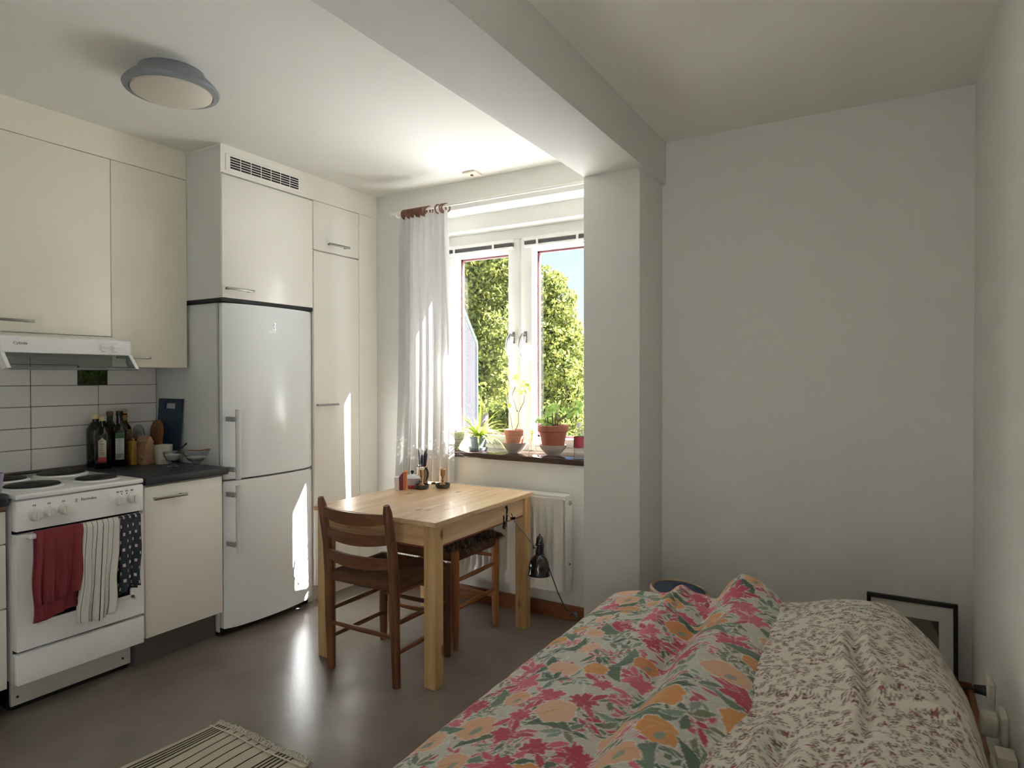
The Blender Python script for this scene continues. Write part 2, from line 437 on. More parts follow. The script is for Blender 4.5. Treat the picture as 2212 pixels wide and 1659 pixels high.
# ------------------------------------------------------------------ outdoors
M_GRND = mat('pale_paving', (184, 187, 190), 0.9, vary=0.1, vscale=0.6)
b = BM(); box(b, -60, 40, -40, 70, -.75, -.6)
struct('floor_outside', b, M_GRND, 'sunlit pale paving outside the window', 'ground').name = 'trim_5'
def leaf_mat(name, c1, c2, tr=.5):
    m = bpy.data.materials.new(name); m.use_nodes = True; nt = m.node_tree; nt.nodes.clear()
    o = nt.nodes.new('ShaderNodeOutputMaterial'); g = nt.nodes.new('ShaderNodeNewGeometry'); r = nt.nodes.new('ShaderNodeValToRGB')
    r.color_ramp.elements[0].color = (*lin(c1), 1); r.color_ramp.elements[1].color = (*lin(c2), 1)
    nt.links.new(g.outputs['Random Per Island'], r.inputs[0])
    d = nt.nodes.new('ShaderNodeBsdfDiffuse'); t = nt.nodes.new('ShaderNodeBsdfTranslucent'); mx = nt.nodes.new('ShaderNodeMixShader'); mx.inputs[0].default_value = tr
    nt.links.new(r.outputs[0], d.inputs[0]); nt.links.new(r.outputs[0], t.inputs[0]); nt.links.new(d.outputs[0], mx.inputs[1]); nt.links.new(t.outputs[0], mx.inputs[2])
    nt.links.new(mx.outputs[0], o.inputs[0]); return m
M_LEAF = leaf_mat('tree_leaf', (68, 82, 50), (134, 136, 68), .52)
M_BARK = mat('bark', (70, 62, 54), 0.95, vary=.3, vscale=12, bump=.4, bscale=25)
rng = np.random.default_rng(5)
def leaf_cloud(name, blobs, n, size, m, parent):
    """n small leaf quads spread over ellipsoid blobs (cx, cy, cz, rx, ry, rz)."""
    vol = np.array([bl[3] * bl[4] * bl[5] for bl in blobs]) ** .7; pick = rng.choice(len(blobs), n, p=vol / vol.sum())
    B = np.array(blobs)[pick]
    d = rng.normal(size=(n, 3)); d /= np.linalg.norm(d, axis=1)[:, None]
    rad = rng.uniform(.55, 1.0, n) ** .6 * (1 + .12 * np.sin(d[:, 0] * 7 + B[:, 0]) * np.sin(d[:, 2] * 9))
    c = B[:, :3] + d * B[:, 3:] * rad[:, None]
    a = rng.normal(size=(n, 3)); a /= np.linalg.norm(a, axis=1)[:, None]
    h = np.cross(a, rng.normal(size=(n, 3))); h /= np.linalg.norm(h, axis=1)[:, None]
    s = size * rng.uniform(.6, 1.3, n)[:, None]
    V = np.stack([c - a * s, c + h * s * .55, c + a * s, c - h * s * .55], 1).reshape(-1, 3)
    Fc = np.arange(4 * n).reshape(n, 4)
    me = bpy.data.meshes.new(name); me.from_pydata(V.tolist(), [], Fc.tolist()); me.update()
    o = link(name, me, m, parent, False); o['kind'] = 'stuff'; return o
def tree(label, x, y, trunk_h, r, blobs, n, size, m=None):
    t = thing('tree', label, 'tree', (x, y, -.6), group='trees outside the window')
    bm = BM(); tube(bm, [(x, y, -.62), (x + .05, y, trunk_h * .5), (x - .04, y + .05, trunk_h), (x, y, trunk_h * 1.7)], [r * 1.2, r, r * .8, r * .3], 10)
    for k in range(6):
        a = k * 1.1 + x; h0 = trunk_h * (.7 + .12 * k); bl = blobs[k % len(blobs)]
        tube(bm, [(x, y, h0), (x + (bl[0] - x) * .5 + .2 * math.cos(a), y + (bl[1] - y) * .5, (h0 + bl[2]) / 2), (bl[0], bl[1], bl[2])], [r * .4, r * .25, r * .1], 6)
    obj('trunk', bm, M_BARK, t); leaf_cloud('foliage', blobs, n, size, m or M_LEAF, t)
    return t
def blobs(x, y, z, R, H, k, seed, rr=.45):
    rs = np.random.default_rng(seed); out = []
    for i in range(k):
        u = rs.uniform(0, 1); a = rs.uniform(0, 6.28); rad = R * math.sqrt(max(.05, 1 - (2 * u - 1) ** 2)) * rs.uniform(.3, 1)
        s = R * rs.uniform(rr * .7, rr * 1.25)
        out.append((x + rad * math.cos(a), y + rad * math.sin(a), z + (u - .5) * H, s, s, s * .75))
    return out
tree('tall leafy tree with a dark trunk filling the left sash', -8.35, 12.6, 2.4, .22, blobs(-8.55, 12.6, 3.3, 1.25, 6.6, 46, 1, .55), 60000, .055)
cone = []
for i in range(34):
    z_ = -.2 + 3.25 * (i / 33); rr_ = .10 + .50 * min(1, max(0, (3.2 - z_) / 1.5)) ** .8; a_ = i * 2.4
    cone.append((-4.90 + rr_ * .62 * math.cos(a_), 9.6 + rr_ * .62 * math.sin(a_), z_, .12 + rr_ * .38, .12 + rr_ * .38, .13 + rr_ * .28))
tree('slimmer yellow green tree in the right sash with sky beside it', -4.90, 9.6, 1.5, .11, cone, 34000, .038)
tree('low bushy tree behind the lamp post in the right sash', -9.3, 20.2, 1.2, .16, blobs(-9.3, 20.2, .95, 1.55, 2.6, 24, 3), 24000, .065)
tree('distant tree seen low behind the left sash glass', -13.8, 19.0, 2.4, .2, blobs(-13.8, 19.0, 2.6, 1.7, 5.4, 34, 4), 24000, .10)
hd = leaf_cloud('hedge', [(-16.9 + i * .72, 23.4 + (i % 3) * .15, -.2, .72, .55, .6) for i in range(11)], 16000, .045, M_LEAF, None); tag(hd, 'low dark green hedge in front of the brick building', 'hedge', kind='stuff')
t = thing('shrub', 'dense dark shrub low in the left sash behind the ivy', 'shrub', (-9.17, 16.0, -.6))
b = BM()
for k in range(5): tube(b, [(-9.17, 16.0, -.62), (-9.17 + .3 * math.cos(k * 1.3), 16.0 + .2 * math.sin(k * 1.3), .1), (-9.17 + .6 * math.cos(k * 1.3), 16.0 + .3 * math.sin(k * 1.3), .7)], [.03, .02, .008], 6)
obj('branches', b, M_BARK, t)['kind'] = 'stuff'
leaf_cloud('foliage', blobs(-9.17, 16.0, .75, .95, 2.2, 18, 8, .5), 26000, .05, M_LEAF, t)
# lamp post
M_POST = mat('green_post', (62, 110, 96), 0.5)
t = thing('street_lamp', 'thin green lamp post with a short side arm in the right sash', 'lamp post', (-6.36, 13.6, -.6))
px, py = -6.36, 13.6
b = BM(); cyl(b, (px, py, -.62), (px, py, 2.75), .04, .03, 10); obj('pole', b, M_POST, t)
b = BM(); tube(b, [(px, py, 2.3), (px + .2, py, 2.26), (px + .36, py, 2.2)], .012, 8); obj('arm', b, M_POST, t)
b = BM(); lathe(b, [(0, .06), (.05, .04), (.06, 0), (0, -.02)], (px + .38, py, 2.17), 12); obj('lamp_head', b, M_POST, t)
# brick building
M_BRICK = mat('red_brown_brick', (112, 76, 66), 0.9, vary=.15, vscale=3)
t = thing('brick_building', 'red brown brick house with white framed windows behind the trees', 'building', (-10, 25, -.6))
b = BM(); box(b, -13, -7.2, 25, 30, -.6, 2.7); obj('wall', b, M_BRICK, t, False)
M_PANE = mat('house_window_glass', (150, 178, 182), 0.08, spec=0.8)
for fx in (-12.4, -11.15, -9.9, -8.75):
    for fz in (-.35, 1.35):
        bm = BM()
        for a in ((0, .07, 0, 1.1), (.93, 1.0, 0, 1.1), (.07, .93, 0, .07), (.07, .93, 1.03, 1.1), (.46, .54, .07, 1.03)): box(bm, fx + a[0], fx + a[1], 24.93, 25.02, fz + a[2], fz + a[3])
        f = obj('window', bm, M_PVC, t, False)
        bm = BM(); box(bm, fx + .06, fx + .94, 24.97, 24.99, fz + .06, fz + 1.04); obj('pane', bm, M_PANE, f, False)
b = BM(); box(b, -13.2, -7.0, 24.7, 30.2, 2.7, 2.9); obj('roof', b, M_BRICK, t, False)
# balcony screen
M_SCREEN = bpy.data.materials.new('lilac_frosted_screen'); M_SCREEN.use_nodes = True; nt = M_SCREEN.node_tree; nt.nodes.clear()
_o = nt.nodes.new('ShaderNodeOutputMaterial'); _d = nt.nodes.new('ShaderNodeBsdfDiffuse'); _d.inputs[0].default_value = (.020, .0197, .0235, 1)
_t = nt.nodes.new('ShaderNodeBsdfTransparent'); _t.inputs[0].default_value = (.92, .92, 1, 1); _m = nt.nodes.new('ShaderNodeMixShader'); _m.inputs[0].default_value = .08
nt.links.new(_d.outputs[0], _m.inputs[1]); nt.links.new(_t.outputs[0], _m.inputs[2]); nt.links.new(_m.outputs[0], _o.inputs[0])
M_GREENF = mat('green_frame', (44, 70, 58), 0.45)
t = thing('balcony_screen', 'pale lilac grey balcony screen with a green edge and sloping top', 'screen', (-2.82, 4.0, -.6))
poly = [(3.80, -.6), (4.24, -.6), (4.24, 1.62), (4.02, 1.92), (4.02, 2.9), (3.80, 2.9)]
b = BM(); prism(b, [(3.80, -.6), (4.22, -.6), (4.22, 1.60), (4.0, 1.90), (3.80, 1.90)], 'x', -2.84, -2.80); obj('panel', b, M_SCREEN, t, False)
b = BM()
for p, q in (((4.235, -.6), (4.235, 1.63)), ((4.235, 1.63), (4.012, 1.935)), ((4.012, 1.9), (4.012, 2.9))): cyl(b, (-2.82, *p), (-2.82, *q), .018, n=8)
obj('edge_frame', b, M_GREENF, t)
# ================================================================== kitchen
def bar_handle(parent, x, y0, y1, z, name='handle'):
    """Flat steel bar handle on two posts, on a front facing +x."""
    b = BM()
    box(b, x + .024, x + .033, y0, y1, z - .006, z + .006, .003, 2)
    for y in (y0 + .02, y1 - .02): box(b, x - .002, x + .027, y - .007, y + .007, z - .005, z + .005, .002, 1)
    return obj(name, b, M_STEEL, parent)

def cabinet(name, label, cat, x0, xf, y0, y1, z0, z1, doors, mdoor, mbody=None, group=None, extra=None):
    """Carcass with inset-free fronts; doors = [(y0, y1, z0, z1, handle or None, partname)]."""
    t = thing(name, label, cat, ((x0 + xf) / 2, (y0 + y1) / 2, z0), group=group)
    b = BM(); box(b, x0, xf - .020, y0 + .0015, y1 - .0015, z0, z1, .001, 1); obj('body', b, mbody or M_CARC, t)
    for (a0, a1, c0, c1, h, nm) in doors:
        b = BM(); box(b, xf - .019, xf, a0 + .0015, a1 - .0015, c0 + .0015, c1 - .0015, .0022, 2)
        d = obj(nm, b, mdoor, t)
        if h: bar_handle(d, xf, *h)
    return t

XT = -2.985                                       # face of tall cupboards
X0 = XL + .001
# --- wall cabinets
cabinet('wall_cabinet', 'cream wall cabinet with a wide door above the extractor hood', 'cabinet', X0, -3.276, 1.10, 1.727, 1.56, 2.423,
        [(1.10, 1.727, 1.56, 2.422, (1.215, 1.389, 1.61), 'door')], M_CREAM, M_CREAM, 'cream wall cabinets')
cabinet('wall_cabinet', 'narrower cream wall cabinet between extractor hood and fridge housing', 'cabinet', X0, -3.276, 1.728, 2.120, 1.414, 2.423,
        [(1.728, 2.120, 1.414, 2.422, (1.735, 1.905, 1.462), 'door')], M_CREAM, M_CREAM, 'cream wall cabinets')
cabinet('wall_cabinet', 'cream wall cabinet cut off by the left edge of the photo', 'cabinet', X0, -3.276, .48, 1.099, 1.56, 2.423,
        [(.48, 1.099, 1.56, 2.422, None, 'door')], M_CREAM, M_CREAM, 'cream wall cabinets')
# --- cupboard above the fridge, dark board under it
t = cabinet('fridge_cupboard', 'white cupboard with one square door above the fridge', 'cabinet', X0, XT, 2.122, 2.732, 1.776, 2.423,
        [(2.124, 2.732, 1.776, 2.416, (2.13, 2.30, 1.824), 'door')], M_FRONT, M_FRSIDE)
b = BM(); box(b, X0, XT - .004, 2.122, 2.734, 1.757, 1.776, .001, 1); obj('bottom_board', b, M_DARK, t)['label'] = 'dark board edge between cupboard and fridge'
b = BM(); box(b, X0, XT - .003, 2.1205, 2.1225, 1.7765, 2.56); obj('side_panel', b, M_FRSIDE, t, False)
# --- pantry
t = cabinet('pantry_cupboard', 'tall narrow white pantry cupboard with a small upper door in the corner', 'cabinet', X0, XT, 2.736, 3.118, .10, 2.423,
        [(2.737, 3.118, 2.128, 2.422, (2.836, 3.012, 2.177), 'door'), (2.737, 3.118, .11, 2.122, (2.742, 2.912, 1.195), 'door')], M_FRONT)
b = BM(); box(b, X0, XT - .002, 3.121, YW - .001, .10, 2.423, .001, 1); obj('filler_strip', b, M_FRONT, t)
b = BM(); box(b, X0, XT - .06, 2.738, YW - .002, 0, .10); obj('plinth', b, M_CARC, t, False)

# --- fridge freezer
FY_0, FY_1 = 2.137, 2.733
t = thing('fridge_freezer', 'tall white fridge freezer with long vertical handles beside the worktop', 'fridge', (-3.28, (FY_0 + FY_1) / 2, 0))
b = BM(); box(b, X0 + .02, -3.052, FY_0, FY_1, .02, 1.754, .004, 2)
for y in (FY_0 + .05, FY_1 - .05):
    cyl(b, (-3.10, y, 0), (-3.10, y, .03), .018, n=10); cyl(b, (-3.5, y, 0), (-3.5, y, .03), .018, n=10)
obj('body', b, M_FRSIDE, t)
b = BM(); box(b, -3.054, -3.030, FY_0 + .012, FY_1 - .012, .045, 1.745); obj('gasket', b, mat('grey_gasket', (120, 122, 122), .7), t, False)
b = BM(); box(b, -3.054, -3.035, FY_0 + .01, FY_1 - .01, .004, .042); obj('plinth', b, M_DARK, t, False)
def bow_door(z0, z1):
    bm = BM(); n = 18; pf = []
    for i in range(n + 1):
        u = i / n; y = FY_0 + (FY_1 - FY_0) * u
        x = -2.998 + .034 * (1 - (2 * u - 1) ** 2)
        e = min(u, 1 - u) * (FY_1 - FY_0)
        if e < .008: x -= (.008 - e) * .9
        pf.append((x, y))
    poly = [(-3.030, FY_0)] + pf + [(-3.030, FY_1)]
    prism(bm, poly, 'z', z0, z1)
    es = [e for e in bm.edges if abs(e.verts[0].co.z - e.verts[1].co.z) < 1e-6 and (e.verts[0].co.x > -3.02 or e.verts[1].co.x > -3.02)]
    bmesh.ops.bevel(bm, geom=es, offset=.006, segments=2, affect='EDGES')
    return bm
d1 = obj('fridge_door', bow_door(.828, 1.752), M_FRIDGE, t, ang=25); d2 = obj('freezer_door', bow_door(.045, .818), M_FRIDGE, t, ang=25)
M_HAND = mat('handle_white', (214, 216, 218), .3)
for d, z0, z1, s0, s1 in ((d1, .832, 1.196, .884, 1.145), (d2, .436, .798, .494, .752)):
    b = BM(); cyl(b, (-2.935, 2.176, z0), (-2.935, 2.176, z1), .0135, n=16); h = obj('handle', b, M_HAND, d)
    for s in (s0, s1):
        b = BM(); prism(b, [(-3.014, 2.150), (-2.934, 2.150), (-2.934, 2.178), (-2.946, 2.178), (-2.950, 2.166), (-3.004, 2.166), (-3.014, 2.160)], 'z', s - .012, s + .012); obj('handle_bracket', b, mat('handle_grey', (158, 160, 160), .4), d, ang=25)
def logo_E(parent, x, y, z, s, m):
    """Little emblem: upright bar and hourglass, as on the door."""
    bm = BM(); k = s
    prism(bm, [(y - k * .55, z - k), (y - k * .40, z - k), (y - k * .28, z - k * .78), (y - k * .40, z - k * .6), (y - k * .40, z + k), (y - k * .55, z + k)], 'x', x, x + .0012)
    prism(bm, [(y + .0, z + k), (y + k * .62, z + k), (y + k * .62, z + k * .72), (y + k * .34, z + k * .4), (y + k * .34, z - k * .4), (y + k * .62, z - k * .72), (y + k * .62, z - k), (y, z - k), (y + k * .05, z - k * .8), (y + k * .22, z - k * .55), (y + k * .02, z), (y + k * .22, z + k * .55), (y + k * .05, z + k * .8)], 'x', x, x + .0012)
    return obj('logo', bm, m, parent, False)
M_SILV = mat('bright_silver_print', (250, 252, 250), .25, metal=.2)
M_SILV = M_CHROME
logo_E(d1, -2.9640, 2.432, 1.645, .0195, M_SILV)
TXR = Matrix(((0, 0, 1, 0), (1, 0, 0, 0), (0, 1, 0, 0), (0, 0, 0, 1)))   # text x -> +y, text y -> +z, faces +x
text_mesh('lettering', 'Electrolux', .0165, M_SILV, d1, Matrix.Translation((-2.9635, 2.428, 1.609)) @ TXR)

# --- base cabinet and worktop between stove and fridge
t = cabinet('base_cabinet', 'white base cabinet with one door between stove and fridge', 'cabinet', X0, -2.975, 1.708, 2.118, .15, .862,
        [(1.71, 2.112, .15, .855, (1.737, 1.903, .797), 'door')], M_FRONT)
b = BM(); box(b, X0, -3.07, 1.71, 2.135, 0, .15); obj('plinth', b, mat('dark_plinth', (96, 92, 86), .6), t, False)
b = BM(); box(b, X0 + .002, -2.955, 1.705, 2.1355, .8625, .900, .006, 2)
tag(obj('worktop', b, M_TOP), 'dark slate worktop between stove and fridge carrying bottles and boards', 'worktop')
# --- left base unit
t = cabinet('base_cabinet', 'white drawer unit left of the stove cut by the photo edge', 'cabinet', X0, -2.975, .60, 1.168, .145, .846,
        [(.60, 1.168, .145, .459, None, 'drawer'), (.60, 1.168, .462, .711, None, 'drawer'), (.60, 1.168, .714, .842, None, 'drawer')], M_FRONT)
b = BM(); box(b, X0, -3.07, .6, 1.165, 0, .145); obj('plinth', b, MATS['dark_plinth'], t, False)
b = BM(); box(b, X0 + .02, -2.972, .6, 1.168, .8465, .862, .001, 1); obj('top_rail', b, wood('rail_wood', (150, 120, 96), (110, 80, 60), 'Y'), t)
b = BM(); box(b, X0 + .002, -2.945, .6, 1.170, .8625, .912, .012, 3)
tag(obj('worktop', b, M_TOP), 'dark slate worktop with a rounded edge left of the stove', 'worktop')
# lilac tumbler on it
t = thing('tumbler', 'pale lilac tumbler on the dark worktop at the left photo edge', 'tumbler', (-3.0, 1.135, .912))
b = BM(); lathe(b, [(.0, .001), (.026, .001), (.036, .078), (.034, .078), (.0245, .006), (.0, .006)], (-3.0, 1.135, .912), 24); obj('cup', b, mat('lilac_plastic', (196, 186, 214), .3, trans=.25), t)
b = BM(); tube(b, [(-3.0 + .0345 * math.cos(a), 1.135 + .0345 * math.sin(a), .990) for a in [i * 2 * math.pi / 20 for i in range(20)]], .0018, 6, closed=True); obj('rim', b, MATS['lilac_plastic'], t)

# --- extractor hood
t = thing('extractor_hood', 'slim white extractor hood with two knobs above the stove', 'hood', (-3.3, 1.47, 1.40))
HY0, HY1 = 1.20, 1.722
b = BM(); prism(b, [(-3.586, 1.466), (-3.100, 1.466), (-3.100, 1.532), (-3.25, 1.557), (-3.586, 1.557)], 'y', HY0, HY1)
bmesh.ops.bevel(b, geom=[e for e in b.edges], offset=.003, segments=2, affect='EDGES'); obj('housing', b, M_ENAMEL, t)
b = BM(); prism(b, [(-3.104, 1.464), (-3.100, 1.466), (-3.048, 1.406), (-3.052, 1.404)], 'y', HY0 + .018, HY1 - .012)
obj('visor', b, clear_glass('smoked_glass', (.62, .66, .66), 1.0), t, False)
b = BM(); box(b, -3.056, -3.040, HY0 + .01, HY1, 1.395, 1.405, .003, 1); obj('visor_lip', b, mat('smoky_lip', (120, 126, 126), .3), t)
for y in (HY0 + .008, HY1 - .004):
    b = BM(); prism(b, [(-3.125, 1.466), (-3.098, 1.466), (-3.040, 1.402), (-3.085, 1.396), (-3.125, 1.43)], 'y', y - .006, y + .008); obj('visor_arm', b, M_ENAMEL, t, False)
for y in (1.600, 1.653):
    b = BM(); cyl(b, (-3.101, y, 1.499), (-3.088, y, 1.499), .0215, .019, 22); k = obj('knob', b, M_ENAMEL, t)
    b = BM(); box(b, -3.0885, -3.0795, y - .018, y + .018, 1.4955, 1.5025, .002, 1); obj('grip', b, M_ENAMEL, k)
text_mesh('lettering', 'Cylinda', .017, mat('grey_print', (128, 130, 132), .5), t, Matrix.Translation((-3.0985, 1.272, 1.505)) @ TXR)

# --- stove
SY0, SY1, SX = 1.182, 1.678, -2.930
t = thing('stove', 'white electric stove with cast iron plates and towels on its oven handle', 'stove', (-3.25, 1.43, 0))
b = BM(); box(b, X0 + .01, SX - .045, SY0 + .002, SY1 - .002, .16, .882); obj('body', b, M_ENAMEL, t, False)
b = BM(); box(b, X0 + .006, SX + .004, SY0, SY1 + .001, .884, .905, .007, 3); top = obj('hob', b, M_ENAMEL, t)
M_IRON = mat('cast_iron', (34, 32, 31), .55, bump=.1, bscale=200)
for (cx_, cy_, r) in ((-3.115, 1.318, .098), (-3.40, 1.330, .080), (-3.395, 1.555, .096), (-3.085, 1.556, .080)):
    b = BM(); lathe(b, [(r + .014, .0), (r + .012, .004), (r + .002, .006), (r, .003)], (cx_, cy_, .905), 40, cap=False); obj('plate_ring', b, M_ENAMEL, top)
    b = BM(); lathe(b, [(0, .009), (r * .28, .009), (r * .30, .012), (r - .004, .0125), (r, .010), (r, .0)], (cx_, cy_, .905), 40); obj('hot_plate', b, M_IRON, top)
b = BM(); box(b, -3.575, -3.535, SY0 + .03, SY1 - .03, .905, .910, .002, 1); obj('rear_vent', b, M_DARK, top)
b = BM(); box(b, SX - .046, SX, SY0 + .001, SY1, .760, .879, .004, 2); pan = obj('control_panel', b, M_ENAMEL, t)
M_KN = mat('knob_white', (226, 228, 222), .3)
for i, (y, z) in enumerate(((1.246, .816), (1.298, .8215), (1.351, .8215), (1.572, .8215), (1.627, .8225))):
    b = BM(); lathe(b, [(.0, .030), (.014, .030), (.0175, .027), (.0195, .010), (.022, 0), (.0, 0)], (0, 0, 0), 22, mx=Matrix.Translation((SX - .001, y, z)) @ Matrix.Rotation(math.pi / 2, 4, 'Y'))
    box(b, SX + .026, SX + .036, y - .0045, y + .0045, z - .017, z + .017, .002, 1); obj('knob', b, M_KN, pan)
M_PRINT = mat('grey_blue_print', (70, 76, 92), .5)
text_mesh('lettering', 'Electrolux', .0150, M_PRINT, pan, Matrix.Translation((SX + .0006, 1.447, .851)) @ TXR)
b = BM(); logo_E(pan, SX + .0002, 1.398, .851, .0062, M_PRINT)
for k, y in enumerate((1.246, 1.298, 1.351, 1.566, 1.582, 1.604, 1.627)):
    b = BM(); z = .852 if k < 3 else .856
    for q in range(2):
        box(b, SX + .0001, SX + .0007, y - .006 + q * .0065, y - .0015 + q * .0065, z, z + .007)
    box(b, SX + .0001, SX + .0007, y - .001, y + .001, z - .008, z - .005); obj('scale_mark', b, MATS['grey_print'], pan, False)
for y in (1.583, 1.604):
    b = BM(); cyl(b, (SX - .001, y, .8485), (SX + .001, y, .8485), .0026, n=10); obj('pilot_light', b, M_DARK, pan)
# oven door with frame around the glass
b = BM(); D0, D1, Z0, Z1 = SY0 + .001, SY1, .291, .748
wy0, wy1, wz0, wz1 = 1.250, 1.622, .386, .660
for a in ((D0, wy0, Z0, Z1), (wy1, D1, Z0, Z1), (wy0, wy1, Z0, wz0), (wy0, wy1, wz1, Z1)): box(b, SX - .040, SX, *a)
bmesh.ops.remove_doubles(b, verts=b.verts, dist=1e-5)
dr = obj('oven_door', b, M_ENAMEL, t, False)
b = BM(); box(b, SX - .030, SX - .006, wy0, wy1, wz0, wz1); obj('oven_glass', b, mat('dark_oven_glass', (22, 20, 22), .12, spec=.6), dr, False)
b = BM()
for a in ((wy0 - .008, wy0 + .006, wz0, wz1), (wy1 - .006, wy1 + .012, wz0 - .01, wz1), (wy0, wy1 + .012, wz0 - .01, wz0 + .006)): box(b, SX - .006, SX + .003, *a, .002, 1)
obj('glass_frame', b, M_ENAMEL, dr)
HZ = .742
b = BM(); box(b, SX + .026, SX + .042, 1.215, 1.655, HZ - .008, HZ + .008, .005, 3)
for y in (1.225, 1.645): box(b, SX - .002, SX + .040, y - .012, y + .012, HZ - .011, HZ + .009, .003, 1)
obj('oven_handle', b, M_ENAMEL, dr)
b = BM(); box(b, SX - .042, SX, SY0 + .001, SY1, .158, .279, .004, 2); obj('drawer', b, M_ENAMEL, t)
b = BM(); box(b, SX - .06, SX - .030, SY0 + .003, SY1 - .003, .745, .765); box(b, SX - .06, SX - .030, SY0 + .003, SY1 - .003, .272, .296); obj('dark_slit', b, M_DARK, t, False)['kind'] = 'stuff'
b = BM(); box(b, -3.10, -3.085, 1.222, 1.700, .022, .158)
pl = obj('plinth', b, mat('plinth_enamel', (206, 206, 196), .35), t, False)
for y in (1.245, 1.665):
    b = BM(); cyl(b, (-3.086, y, .055), (-3.0840, y, .055), .005, n=10); obj('screw_hole', b, M_DARK, pl)
b = BM(); box(b, -3.56, -3.101, 1.225, 1.695, .0, .15); obj('base', b, M_DARK, t, False)

# --- towels over the oven handle: each a draped double layer
def towel(name, label, y0, y1, zf, zb, mtl, seed, skew=0.0, folds=3, amp=.006, lap=0.0):
    rs = np.random.default_rng(seed); ph = rs.uniform(0, 6.28, 4)
    hx = SX + .034; t = thing(name, label, 'towel', (hx, (y0 + y1) / 2, HZ))
    L = [HZ - zb, .022, HZ - zf]; tot = sum(L)
    def fn(u, v, off=0.0):
        s = v * tot; w = y0 + (y1 - y0) * u
        wav = amp * math.sin(u * folds * 6.28 + ph[0]) + amp * .5 * math.sin(u * folds * 14 + ph[1] + v * 2)
        if s < L[0]:
            z = zb + s; x = hx - .014 + .3 * wav * (1 - s / L[0]); dz = 0; dn = (L[0] - s) / L[0]
        elif s < L[0] + L[1]:
            a = (s - L[0]) / L[1] * math.pi; x = hx - .014 * math.cos(a); z = HZ + .010 + .006 * math.sin(a); dn = 0
        else:
            q = (s - L[0] - L[1]) / L[2]; z = HZ - q * L[2]; x = hx + .014 + .010 * math.sin(q * 1.5) + wav * (.3 + q); dn = q
        w += skew * dn * (1 if s > L[0] else .4) + .006 * dn * math.sin(3 * z * 9 + ph[2]) * (u - .5) * 2
        z += .008 * dn * math.sin(u * 5 + ph[3]) + .012 * dn * (u - .5)
        return Vector((x, w, z))
    bm = BM(); grid(bm, fn, 40, 70)
    uvl = bm.loops.layers.uv.new('UVMap')
    bm.verts.index_update()
    for f in bm.faces:
        for l in f.loops:
            i = l.vert.index; l[uvl].uv = ((i // 71) / 40.0, (i % 71) / 70.0)
    o = obj('cloth', bm, mtl, t)
    md = o.modifiers.new('thick', 'SOLIDIFY'); md.thickness = .003; md.offset = 0
    return t
def uv_cloth(name, build):
    m = bpy.data.materials.new(name); m.use_nodes = True; nt = m.node_tree; bs = nt.nodes['Principled BSDF']
    bs.inputs['Roughness'].default_value = .9; bs.inputs['Specular IOR Level'].default_value = .15
    uv = nt.nodes.new('ShaderNodeTexCoord'); sp = nt.nodes.new('ShaderNodeSeparateXYZ'); nt.links.new(uv.outputs['UV'], sp.inputs[0])
    col = build(nt, sp); nt.links.new(col, bs.inputs['Base Color'])
    n = nt.nodes.new('ShaderNodeTexNoise'); n.inputs['Scale'].default_value = 260; nt.links.new(uv.outputs['Object'], n.inputs['Vector'])
    bp = nt.nodes.new('ShaderNodeBump'); bp.inputs['Strength'].default_value = .25; bp.inputs['Distance'].default_value = .004
    nt.links.new(n.outputs['Fac'], bp.inputs['Height']); nt.links.new(bp.outputs[0], bs.inputs['Normal'])
    return m
def mth(nt, op, a, b=None, c=None):
    n = nt.nodes.new('ShaderNodeMath'); n.operation = op
    for i, v in enumerate((a, b, c)):
        if v is None: continue
        if isinstance(v, (int, float)): n.inputs[i].default_value = v
        else: nt.links.new(v, n.inputs[i])
    return n.outputs[0]
def mixc(nt, f, a, b):
    n = nt.nodes.new('ShaderNodeMix'); n.data_type = 'RGBA'
    nt.links.new(f, n.inputs[0]) if not isinstance(f, (int, float)) else setattr(n.inputs[0], 'default_value', f)
    for i, v in ((6, a), (7, b)):
        if isinstance(v, tuple): n.inputs[i].default_value = (*lin(v), 1)
        else: nt.links.new(v, n.inputs[i])
    return n.outputs[2]
def b_stripe(nt, sp):
    f = mth(nt, 'FRACT', mth(nt, 'MULTIPLY', sp.outputs[0], 6.6)); w = mth(nt, 'LESS_THAN', mth(nt, 'ABSOLUTE', mth(nt, 'SUBTRACT', f, .5)), .045)
    return mixc(nt, w, (222, 218, 212), (54, 52, 66))
def b_dots(nt, sp):
    a = mth(nt, 'MULTIPLY', sp.outputs[0], 3.3); bb = mth(nt, 'MULTIPLY', sp.outputs[1], 20.0)
    row = mth(nt, 'FLOOR', bb); a2 = mth(nt, 'ADD', a, mth(nt, 'MULTIPLY', mth(nt, 'MODULO', row, 2.0), .45))
    fx = mth(nt, 'ABSOLUTE', mth(nt, 'SUBTRACT', mth(nt, 'FRACT', a2), .5)); fy = mth(nt, 'ABSOLUTE', mth(nt, 'SUBTRACT', mth(nt, 'FRACT', bb), .5))
    k = mth(nt, 'MULTIPLY', mth(nt, 'LESS_THAN', fx, .13), mth(nt, 'LESS_THAN', fy, .20))
    return mixc(nt, k, (62, 64, 74), (214, 212, 206))
def b_red(nt, sp):
    n = nt.nodes.new('ShaderNodeTexNoise'); n.inputs['Scale'].default_value = 5
    cb = nt.nodes.new('ShaderNodeCombineXYZ'); nt.links.new(mth(nt, 'MULTIPLY', sp.outputs[0], 16.0), cb.inputs[0]); nt.links.new(sp.outputs[1], cb.inputs[1]); nt.links.new(cb.outputs[0], n.inputs['Vector'])
    return mixc(nt, n.outputs['Fac'], (156, 74, 78), (112, 48, 54))
towel('kitchen_towel', 'dusty red kitchen towel on the left of the oven handle', 1.232, 1.400, .480, .405, uv_cloth('red_linen', b_red), 3, -.014, 3.5, .009)
